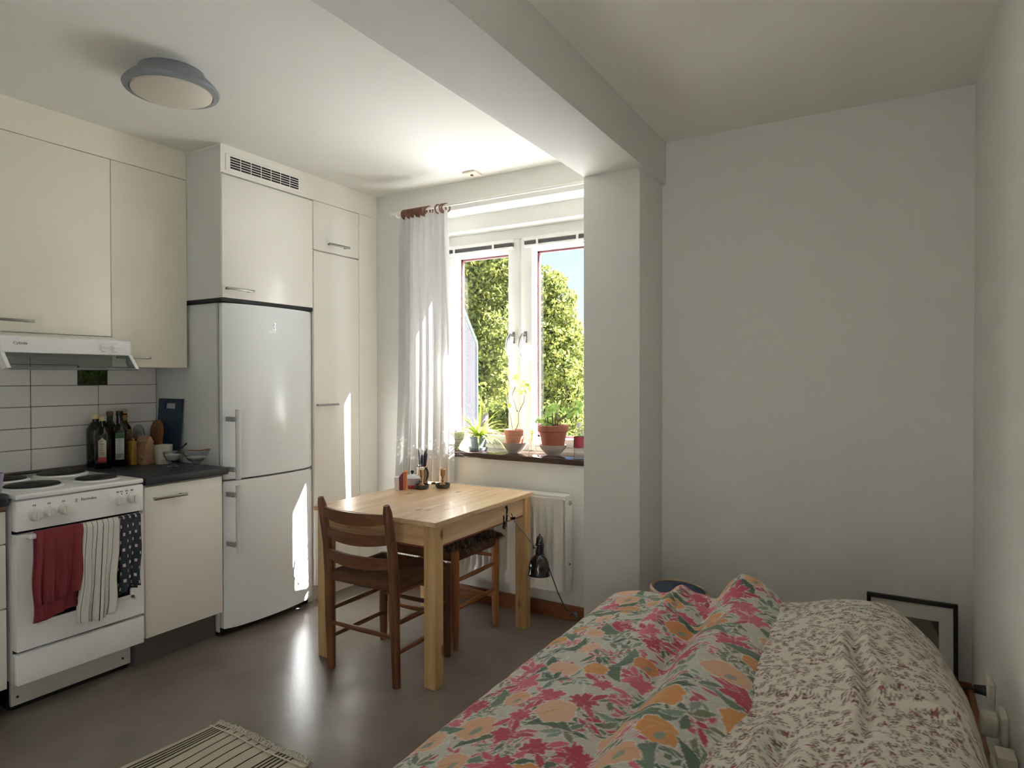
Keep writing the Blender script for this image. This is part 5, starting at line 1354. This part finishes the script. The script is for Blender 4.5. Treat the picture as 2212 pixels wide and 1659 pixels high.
b = BM(); lathe(b, [(0, .070), (.005, .071), (.005, .076), (.010, .081), (.0105, .087), (.006, .092), (0, .093)], c, 20); obj('knob', b, M_BLACK, l_)
for s_ in (-1, 1):
    b = BM(); tube(b, [(c[0] + s_ * .046, c[1] + .01 * s_, c[2] + .030), (c[0] + s_ * .054, c[1] + .012 * s_, c[2] + .040), (c[0] + s_ * .066, c[1] + .014 * s_, c[2] + .044)], [.0045, .005, .004], 8); obj('handle', b, M_BLACK, p_)
# red lighter
t = thing('lighter', 'small red lighter lying on the table beside the enamel pot', 'lighter', (-2.335, 2.845, ZT_))
M_RL = mat('red_plastic', (168, 52, 60), .35); mx = Matrix.Translation((-2.325, 2.850, ZT_)) @ Matrix.Rotation(.9, 4, 'Z')
b = BM(); box(b, -.028, .020, -.010, .010, .0, .020, .006, 3, mx); obj('body', b, M_RL, t)
b = BM(); box(b, .020, .034, -.009, .009, .002, .016, .003, 2, mx); obj('metal_top', b, M_CHROME, t)
# pewter mug with pens
c = (-2.375, 2.995, ZT_); t = thing('pen_mug', 'tall pewter mug with a dark curved handle holding pens', 'mug', c)
M_PEW = mat('warm_pewter', (140, 122, 108), .28, metal=.7)
b = BM(); lathe(b, [(0, 0), (.036, 0), (.0355, .005), (.033, .012), (.031, .10), (.034, .106), (.036, .108), (.034, .108), (.029, .10), (.030, .012), (0, .010)], c, 34); obj('mug', b, M_PEW, t)
b = BM(); tube(b, [(c[0] + .030, c[1] - .012, c[2] + .092), (c[0] + .050, c[1] - .02, c[2] + .096), (c[0] + .064, c[1] - .026, c[2] + .078), (c[0] + .062, c[1] - .025, c[2] + .052), (c[0] + .046, c[1] - .018, c[2] + .030)], [.0045, .005, .005, .0045, .0035], 9); obj('handle', b, mat('dark_pewter', (58, 52, 50), .35, metal=.6), t)
rs = np.random.default_rng(3)
PENC = [((44, 62, 92), 'dark blue pen', -.020, .004, .058), ((96, 132, 168), 'light blue pen', -.006, -.012, .056), ((36, 36, 42), 'black pen with pointed cap', -.026, .01, .098), ((70, 84, 128), 'violet blue pen', .008, -.010, .068), ((150, 170, 190), 'pale blue pen', .0, .012, .062), ((52, 46, 44), 'brown black pencil', .020, -.004, .090), ((60, 98, 112), 'teal pen', -.014, .014, .052), ((112, 120, 130), 'grey pen', .018, .010, .100), ((58, 70, 110), 'navy pen', .026, .002, .076)]
for k, (col, nm, dx, dy, up) in enumerate(PENC):
    p = Vector((c[0] + dx * .45, c[1] + dy * .45, c[2] + .012)); q = Vector((c[0] + dx * 1.35, c[1] + dy * 1.35, c[2] + .108 + up)); t2 = thing('pen', nm + ' standing in the pewter mug', 'pen', tuple(p), group='pens in the pewter mug')
    m_ = mat('pen_colour_%d' % k, col, .35); b = BM(); tube(b, [p, p.lerp(q, .72)], .0040, 8); obj('barrel', b, m_, t2)
    b = BM(); tube(b, [p.lerp(q, .70), p.lerp(q, .74), p.lerp(q, .94), q], [.0043, .0052, .0048, .0022], 8); obj('cap', b, m_ if k % 3 else M_BLACK, t2)
# candlesticks in dark dishes
M_DISH = mat('dark_green_dish', (66, 66, 56), .35, vary=.2, vscale=40); M_BRASS = mat('old_brass', (172, 136, 92), .3, metal=.85); M_WAX = mat('white_wax', (240, 236, 230), .5, sub=.3)
for nm, c, wax, hd in (('brass candlestick with a white candle stub in the dark dish near the carton', (-2.28, 2.872, ZT_), .016, 2.6), ('brass candlestick with an empty cup in the dark dish near the radiator', (-2.195, 2.955, ZT_), .0, 3.4)):
    t = thing('candle_dish', 'dark green dish under the ' + nm.split(' in ')[0].replace('brass ', ''), 'dish', c, group='dark dishes under candlesticks')
    b = BM(); lathe(b, [(0, 0), (.033, 0), (.040, .006), (.042, .020), (.0405, .025), (.037, .024), (.034, .009), (0, .007)], c, 34); obj('dish', b, M_DISH, t)
    b = BM(); tube(b, [(c[0] + .040 * math.cos(hd), c[1] + .040 * math.sin(hd), c[2] + .021), (c[0] + .055 * math.cos(hd), c[1] + .055 * math.sin(hd), c[2] + .024), (c[0] + .068 * math.cos(hd), c[1] + .068 * math.sin(hd), c[2] + .022)], [.006, .007, .006], 8); obj('lug', b, M_DISH, t)
    z0 = .0075; t = thing('candlestick', nm, 'candlestick', (c[0], c[1], c[2] + z0), group='brass candlesticks')
    b = BM(); lathe(b, [(0, z0), (.028, z0), (.027, z0 + .004), (.010, z0 + .020), (.0065, z0 + .030), (.009, z0 + .036), (.0055, z0 + .042), (.007, z0 + .056), (.0125, z0 + .062), (.0135, z0 + .068), (.0135, z0 + .096), (.0155, z0 + .098), (.0125, z0 + .099), (.0115, z0 + .08), (0, z0 + .078)], c, 28); obj('stick', b, M_BRASS, t)
    if wax:
        b = BM(); lathe(b, [(0, z0 + .079), (.0112, z0 + .079), (.0112, z0 + .104), (.0165, z0 + .100), (.0165, z0 + .112), (.010, z0 + .114), (0, z0 + .112)], c, 22); obj('candle_stub', b, M_WAX, t)
        b = BM(); tube(b, [(c[0] + .013, c[1] - .006, c[2] + z0 + .100), (c[0] + .015, c[1] - .006, c[2] + z0 + .06), (c[0] + .012, c[1] - .008, c[2] + z0 + .022)], [.003, .0028, .0015], 7); obj('wax_drip', b, M_WAX, t)

# ================================================================== clamp lamp on the table edge
t = thing('clamp_lamp', 'black clamp lamp hanging from the table apron by its chrome arm', 'lamp', (-1.66, 2.79, .62))
M_BLK = mat('black_lacquer', (12, 12, 13), .12, coat=.6)
b = BM()
P0 = Vector((-1.672, 2.79, .655))
tube(b, [(-1.690, 2.805, .700), (-1.680, 2.80, .708), (-1.674, 2.795, .695), (-1.672, 2.787, .650), (-1.668, 2.775, .612)], [.004, .005, .006, .0055, .004], 8); obj('clamp_jaw', b, M_BLK, t)
b = BM(); tube(b, [(-1.692, 2.79, .66), (-1.684, 2.78, .655), (-1.676, 2.765, .625), (-1.672, 2.755, .605), (-1.668, 2.758, .602), (-1.668, 2.772, .640)], .0042, 8); obj('clamp_lever', b, M_BLK, t)
b = BM(); tube(b, [(-1.672, 2.79, .672), (-1.645, 2.775, .668), (-1.622, 2.762, .662)], .0034, 8); obj('arm_stub', b, M_STEEL, t)
b = BM(); cyl(b, (-1.628, 2.752, .662), (-1.616, 2.772, .662), .008, n=12); cyl(b, (-1.622, 2.762, .662), (-1.622, 2.750, .688), .0028, n=8); obj('elbow_joint', b, M_BLK, t)
sc = Vector((-1.598, 2.990, .322))
J = Vector((-1.600, 2.948, .478))
b = BM(); tube(b, [(-1.622, 2.762, .662), tuple(J)], .0034, 10); obj('arm', b, M_CHROME, t)
b = BM(); cyl(b, J + Vector((0, -.012, 0)), J + Vector((0, .026, .0)), .007, n=12); lathe(b, [(0, .009), (.008, .004), (.008, -.004), (0, -.009)], tuple(J), 12); obj('shade_joint', b, M_CHROME, t)
tl = Matrix.Translation(sc) @ Matrix.Rotation(-.06, 4, 'X')
b = BM(); lathe(b, [(.060, 0), (.0605, .003), (.056, .012), (.0545, .045), (.050, .070), (.040, .090), (.026, .102), (.0215, .106), (.0205, .104), (.038, .087), (.048, .068), (.052, .044), (.054, .012), (.058, .001)], (0, 0, 0), 44, mx=tl); s_ = obj('lamp_shade', b, M_BLK, t)
b = BM(); lathe(b, [(.0215, .104), (.0225, .112), (.0225, .150), (.024, .152), (.024, .162), (.020, .166), (.019, .186), (.014, .200), (.006, .206), (.005, .214), (0, .215)], (0, 0, 0), 28, mx=tl); obj('lamp_holder', b, M_BLK, t)
b = BM(); tube(b, [tuple(tl @ Vector((0, .018, .150))), (-1.585, 3.035, .400), (-1.560, 3.02, .372), (-1.52, 2.985, .335), (-1.44, 2.90, .28), (-1.36, 2.815, .245), (-1.29, 2.74, .255)], .0029, 8); obj('cord', b, M_BLACK, t)
b = BM(); tube(b, [(-1.30, 2.748, .252), (-1.285, 2.735, .258), (-1.262, 2.715, .268), (-1.235, 2.69, .262), (-1.225, 2.68, .255)], [.004, .007, .0095, .0095, .005], 10); obj('cord_switch', b, M_BLACK, t)
b = BM(); tube(b, [(-1.228, 2.683, .256), (-1.19, 2.65, .20), (-1.15, 2.62, .08), (-1.13, 2.62, .004), (-1.05, 2.70, .004)], .0029, 8); obj('cord_end', b, M_BLACK, t)

# ================================================================== things on the worktop
ZW = .9005
M_DKG = mat('dark_bottle_glass', (20, 16, 14), .12, spec=.6); M_CAPY = mat('cream_cap', (214, 196, 150), .45); M_LAB = mat('cream_label', (206, 200, 176), .6); M_LABR = mat('red_label', (150, 50, 52), .6); M_LABG = mat('green_label', (60, 104, 74), .6); M_LABW = mat('white_label', (204, 206, 206), .6)
M_INK = mat('label_ink_dark', (70, 72, 66), .6)
def bottle(label, c, r, hb, hs, hn, cap_m, group='bottles by the tiles', sq=False, neck=.34, cap=True):
    t = thing('bottle', label, 'bottle', c, group=group); b = BM()
    lathe(b, [(0, 0), (r * .95, 0), (r, .004), (r, hb), (r * .96, hb + .008), (r * .6, hs - .01), (r * neck, hs), (r * neck, hn - .018), (0, hn - .018)], c, 4 if sq else 32, mx=None)
    o = obj('glass', b, M_DKG, t, ang=30)
    b = BM(); lathe(b, [(r * neck + .001, hn - .024), (r * neck + .0025, hn - .022), (r * neck + .0025, hn - .001), (r * neck + .001, hn), (0, hn)], c, 24); obj('cap', b, cap_m, t); return t
def wrap_label(t, c, r, a0, a1, z0, z1, m, name='label', gable=0.0):
    b = BM(); n = 14; V = []
    for k in range(n + 1):
        a = a0 + (a1 - a0) * k / n; g = gable * (1 - abs(2 * k / n - 1)); V.append((b.verts.new((c[0] + r * math.cos(a), c[1] + r * math.sin(a), c[2] + z0)), b.verts.new((c[0] + r * math.cos(a), c[1] + r * math.sin(a), c[2] + z1 + g))))
    for k in range(n): b.faces.new((V[k][0], V[k + 1][0], V[k + 1][1], V[k][1]))
    o = obj(name, b, m, t); md = o.modifiers.new('t', 'SOLIDIFY'); md.thickness = .0006; md.offset = 1; return o
def ink(parent, c, r, a, z, w, m=None, h=.0016):
    b = BM(); P = [(c[0] + r * math.cos(a + w * k), c[1] + r * math.sin(a + w * k), c[2] + z) for k in (-1, -.5, 0, .5, 1)]; tube(b, P, h, 5); return b
va = -.47                                               # side of the bottles turned to the room
c = (-3.464, 1.779, ZW); t = bottle('dark bottle with cream and red shield label and cream cap, front left', c, .038, .165, .215, .266, M_CAPY)
wrap_label(t, c, .0384, va - .55, va + .40, .058, .142, M_LAB, gable=.016); wrap_label(t, c, .0385, va - .57, va + .42, .030, .060, M_LABR)
b = BM()
for k, (z, w) in enumerate(((.142, .14), (.128, .26), (.124, .22), (.114, .2), (.104, .24), (.094, .2), (.084, .22), (.074, .16))):
    P = [(c[0] + .0392 * math.cos(va - .08 + w * q), c[1] + .0392 * math.sin(va - .08 + w * q), c[2] + z) for q in (-1, -.5, 0, .5, 1)]; tube(b, P, .0009, 4)
obj('label_print', b, M_INK, t)['kind'] = 'stuff'
c = (-3.546, 1.786, ZW); bottle('tall dark bottle with a cream cap at the far left of the bottle group', c, .040, .19, .235, .272, M_CAPY)
c = (-3.470, 1.866, ZW); t = bottle('tall dark oil bottle with a green and white label and black cap', c, .034, .182, .222, .288, M_BLACK, neck=.42)
wrap_label(t, c, .0344, va - .62, va + .62, .038, .172, M_LABW); wrap_label(t, c, .0346, va - .62, va + .62, .148, .178, M_LABG)
b = BM(); rs = np.random.default_rng(8)
for z in np.arange(.054, .146, .0095):
    w = rs.uniform(.18, .42); P = [(c[0] + .0352 * math.cos(va - .05 + w * q), c[1] + .0352 * math.sin(va - .05 + w * q), c[2] + z) for q in (-1, -.5, 0, .5, 1)]; tube(b, P, .0008, 4)
obj('label_print', b, M_INK, t)['kind'] = 'stuff'
c = (-3.556, 1.863, ZW); t = bottle('dark bottle with a brown paper neck label behind the shield label bottle', c, .030, .2, .235, .285, mat('brown_neck', (112, 84, 58), .6), neck=.45)
c = (-3.552, 1.936, ZW); t = bottle('dark bottle with gold neck wrap and white cap behind the oil bottle', c, .031, .19, .225, .294, mat('pale_gold_cap', (206, 192, 160), .45), neck=.40)
wrap_label(t, c, .0135, -2.6, 1.6, .232, .262, mat('gold_wrap', (166, 120, 60), .4)); wrap_label(t, c, .0314, -1.6, .6, .06, .185, mat('amber_label', (132, 96, 46), .6))
# yellow packet, paper bag, clear bag
t = thing('yellow_packet', 'narrow crumpled yellow packet beside the brown paper bag', 'packet', (-3.475, 1.935, ZW))
b = BM(); vs = box(b, -3.497, -3.452, 1.918, 1.946, ZW, ZW + .125, .004, 2); obj('packet', b, mat('yellow_foil', (176, 138, 58), .4, vary=.15, vscale=50, bump=.4, bscale=60), t)
b = BM(); box(b, -3.490, -3.458, 1.928, 1.936, ZW + .124, ZW + .140, .002, 1); obj('seal', b, MATS['yellow_foil'], t)
t = thing('paper_bag', 'brown paper bag with a folded top on the dark worktop', 'paper bag', (-3.452, 1.99, ZW))
M_KRAFT = mat('kraft_paper', (176, 140, 112), .85, vary=.1, vscale=20, bump=.35, bscale=40)
b = BM(); rs = np.random.default_rng(5)
def bagf(u, v):
    a = u * 4; k = int(a) % 4; f = a - int(a); hx, hy = .046, .034; cs = [(-hx, -hy), (hx, -hy), (hx, hy), (-hx, hy)]; p, q = cs[k], cs[(k + 1) % 4]
    x, y = p[0] + (q[0] - p[0]) * f, p[1] + (q[1] - p[1]) * f; sq = 1 - .55 * max(0, v - .6) / .4
    return Vector((-3.452 + x + .003 * math.sin(v * 17 + u * 30), 1.990 + y * sq + .003 * math.sin(v * 23 + u * 20), ZW + v * .122))
grid(b, bagf, 32, 16); bmesh.ops.remove_doubles(b, verts=b.verts, dist=1e-5); obj('bag', b, M_KRAFT, t, ang=60)
b = BM(); vs = box(b, -3.500, -3.405, 1.967, 2.010, ZW + .116, ZW + .148, .003, 1)
for v in vs:
    if v.co.z > ZW + .13: v.co.y = 1.988 + (v.co.y - 1.988) * .35
obj('folded_top', b, M_KRAFT, t)
t = thing('clear_bag', 'crumpled clear plastic bag with pale contents behind the paper bag', 'plastic bag', (-3.51, 2.03, ZW))
b = BM(); rs = np.random.default_rng(77)
def cbf(u, v):
    a = u * 2 * math.pi; ph_ = v * math.pi; r = 1 + .10 * math.sin(5 * a + v * 9) + .08 * math.sin(9 * a - 14 * v)
    return Vector((-3.542 + .040 * r * math.cos(a) * math.sin(ph_) ** .7, 2.005 + .030 * r * math.sin(a) * math.sin(ph_) ** .7, ZW + .104 - .104 * math.cos(ph_) * 1.0))
grid(b, cbf, 40, 26); bmesh.ops.remove_doubles(b, verts=b.verts, dist=1e-5); obj('bag', b, clear_glass('crinkled_film', (.86, .86, .86), 3.0), t, ang=30)
b = BM(); lathe(b, [(0, .004), (.030, .006), (.034, .06), (.026, .13), (.012, .16), (0, .165)], (-3.542, 2.005, ZW), 14)
for v in b.verts: v.co.y = 2.005 + (v.co.y - 2.005) * .65
obj('contents', b, mat('pale_flour', (150, 140, 128), .9, vary=.2, vscale=30), t)
# boards
t = thing('cutting_board', 'dark blue plastic cutting board with handle slot leaning on the fridge', 'cutting board', (-3.44, 2.09, ZW))
b = BM(); x0, x1, z0, z1 = -3.552, -3.335, ZW, ZW + .345
hx0, hx1, hz0, hz1 = x0 + .062, x1 - .062, z1 - .055, z1 - .025
for a in ((x0, hx0, z0, z1), (hx1, x1, z0, z1), (hx0, hx1, z0, hz0), (hx0, hx1, hz1, z1)): box(b, a[0], a[1], 2.1005, 2.1085, a[2], a[3])
bmesh.ops.remove_doubles(b, verts=b.verts, dist=1e-5)
for v in b.verts: v.co.y += (v.co.z - ZW) * .075
obj('board', b, mat('navy_plastic', (38, 54, 78), .45), t, False)
t = thing('wooden_board', 'small wooden cutting board with a rounded top leaning in the worktop corner', 'cutting board', (-3.51, 2.07, ZW))
b = BM(); pl = [(-3.555, ZW), (-3.445, ZW)] + [(-3.5 + .055 * math.cos(a), ZW + .175 + .055 * math.sin(a)) for a in [k * math.pi / 12 for k in range(13)]]
prism(b, pl, 'y', 2.058, 2.070)
for v in b.verts: v.co.y += (v.co.z - ZW) * .11
bmesh.ops.bevel(b, geom=list(b.edges), offset=.002, segments=1, affect='EDGES'); obj('board', b, wood('board_wood', (150, 104, 64), (116, 76, 42), 'Z', 8, .5), t, ang=25)
# cup, glass bowls, spoons
c = (-3.368, 2.040, ZW); t = thing('white_cup', 'plain cream white cup without handle beside the paper bag', 'cup', c)
b = BM(); lathe(b, [(0, 0), (.036, 0), (.039, .004), (.043, .102), (.0405, .102), (.037, .008), (0, .008)], c, 36); obj('cup', b, mat('cream_ceramic', (214, 206, 190), .4), t)
M_TG = clear_glass('pressed_glass', (.88, .91, .91), 3.0)
def glass_bowl(label, c, r, h, foot, fill):
    t = thing('glass_bowl', label, 'bowl', c, group='pressed glass bowls'); b = BM()
    lathe(b, [(0, 0), (foot, 0), (foot, .003), (foot * .45, .010), (foot * .5, .020), (r * .6, h * .42), (r * .92, h * .75), (r, h), (r - .003, h), (r * .86, h * .74), (r * .55, h * .45), (0, .026)], c, 36); obj('bowl', b, M_TG, t)
    b = BM(); lathe(b, [(0, .028), (r * .54, h * .47), (r * .82, h * fill), (r * .4, h * (fill + .06)), (0, h * (fill + .03))], c, 28); obj('contents', b, mat('white_yoghurt', (224, 220, 212), .5), t); return t
c1 = (-3.200, 1.985, ZW); glass_bowl('small footed glass bowl with white yoghurt and a dark spoon', c1, .046, .080, .030, .80)
c2 = (-3.125, 2.068, ZW); glass_bowl('wider footed glass bowl with white yoghurt and a red brown spoon', c2, .064, .078, .036, .62)
t = thing('spoon', 'dark metal spoon standing in the small glass bowl', 'spoon', (c1[0], c1[1], ZW + .06))
b = BM(); tube(b, [(c1[0] + .002, c1[1] + .0, ZW + .058), (c1[0] + .030, c1[1] + .022, ZW + .092), (c1[0] + .056, c1[1] + .042, ZW + .122)], [.0025, .003, .005], 8); obj('handle', b, mat('dark_steel', (72, 66, 62), .3, metal=.7), t)
b = BM(); lathe(b, [(0, -.004), (.009, -.001), (.010, .002), (0, .003)], (c1[0] - .004, c1[1] - .003, ZW + .056), 14); obj('spoon_bowl', b, MATS['dark_steel'], t)
t = thing('spoon', 'red brown wooden spoon lying across the wider glass bowl', 'spoon', (c2[0], c2[1], ZW + .08))
b = BM(); tube(b, [(c2[0] - .05, c2[1] - .02, ZW + .0815), (c2[0] + .02, c2[1] + .0, ZW + .083), (c2[0] + .082, c2[1] + .02, ZW + .090)], [.003, .0035, .0045], 8); obj('handle', b, mat('red_wood', (140, 84, 72), .5), t)
b = BM(); lathe(b, [(0, -.003), (.010, .0), (.010, .003), (0, .004)], (c2[0] - .052, c2[1] - .021, ZW + .0815), 14); obj('spoon_bowl', b, MATS['red_wood'], t)
# picture tile above the bottles
t = thing('leaf_picture', 'small dark green leaf picture stuck on the top row of wall tiles', 'picture tile', (-3.588, 1.795, 1.375))
b = BM(); box(b, -3.5885, -3.585, 1.722, 1.868, 1.324, 1.424, .001, 1); obj('card', b, mat('dark_leaf_print', (34, 44, 24), .45, vary=.6, vscale=55), t)
rs = np.random.default_rng(31); b = BM()
for k in range(70):
    y_, z_ = rs.uniform(1.73, 1.86), rs.uniform(1.332, 1.416); lobed(b, (-3.5846, y_, z_), (1, rs.normal() * .1, rs.normal() * .1), (0, rs.normal(), rs.normal()), rs.uniform(.006, .012), 3, .3)
obj('printed_leaves', b, leaf_mat('print_leaf', (30, 44, 20), (82, 104, 44), .0), t)['kind'] = 'stuff'
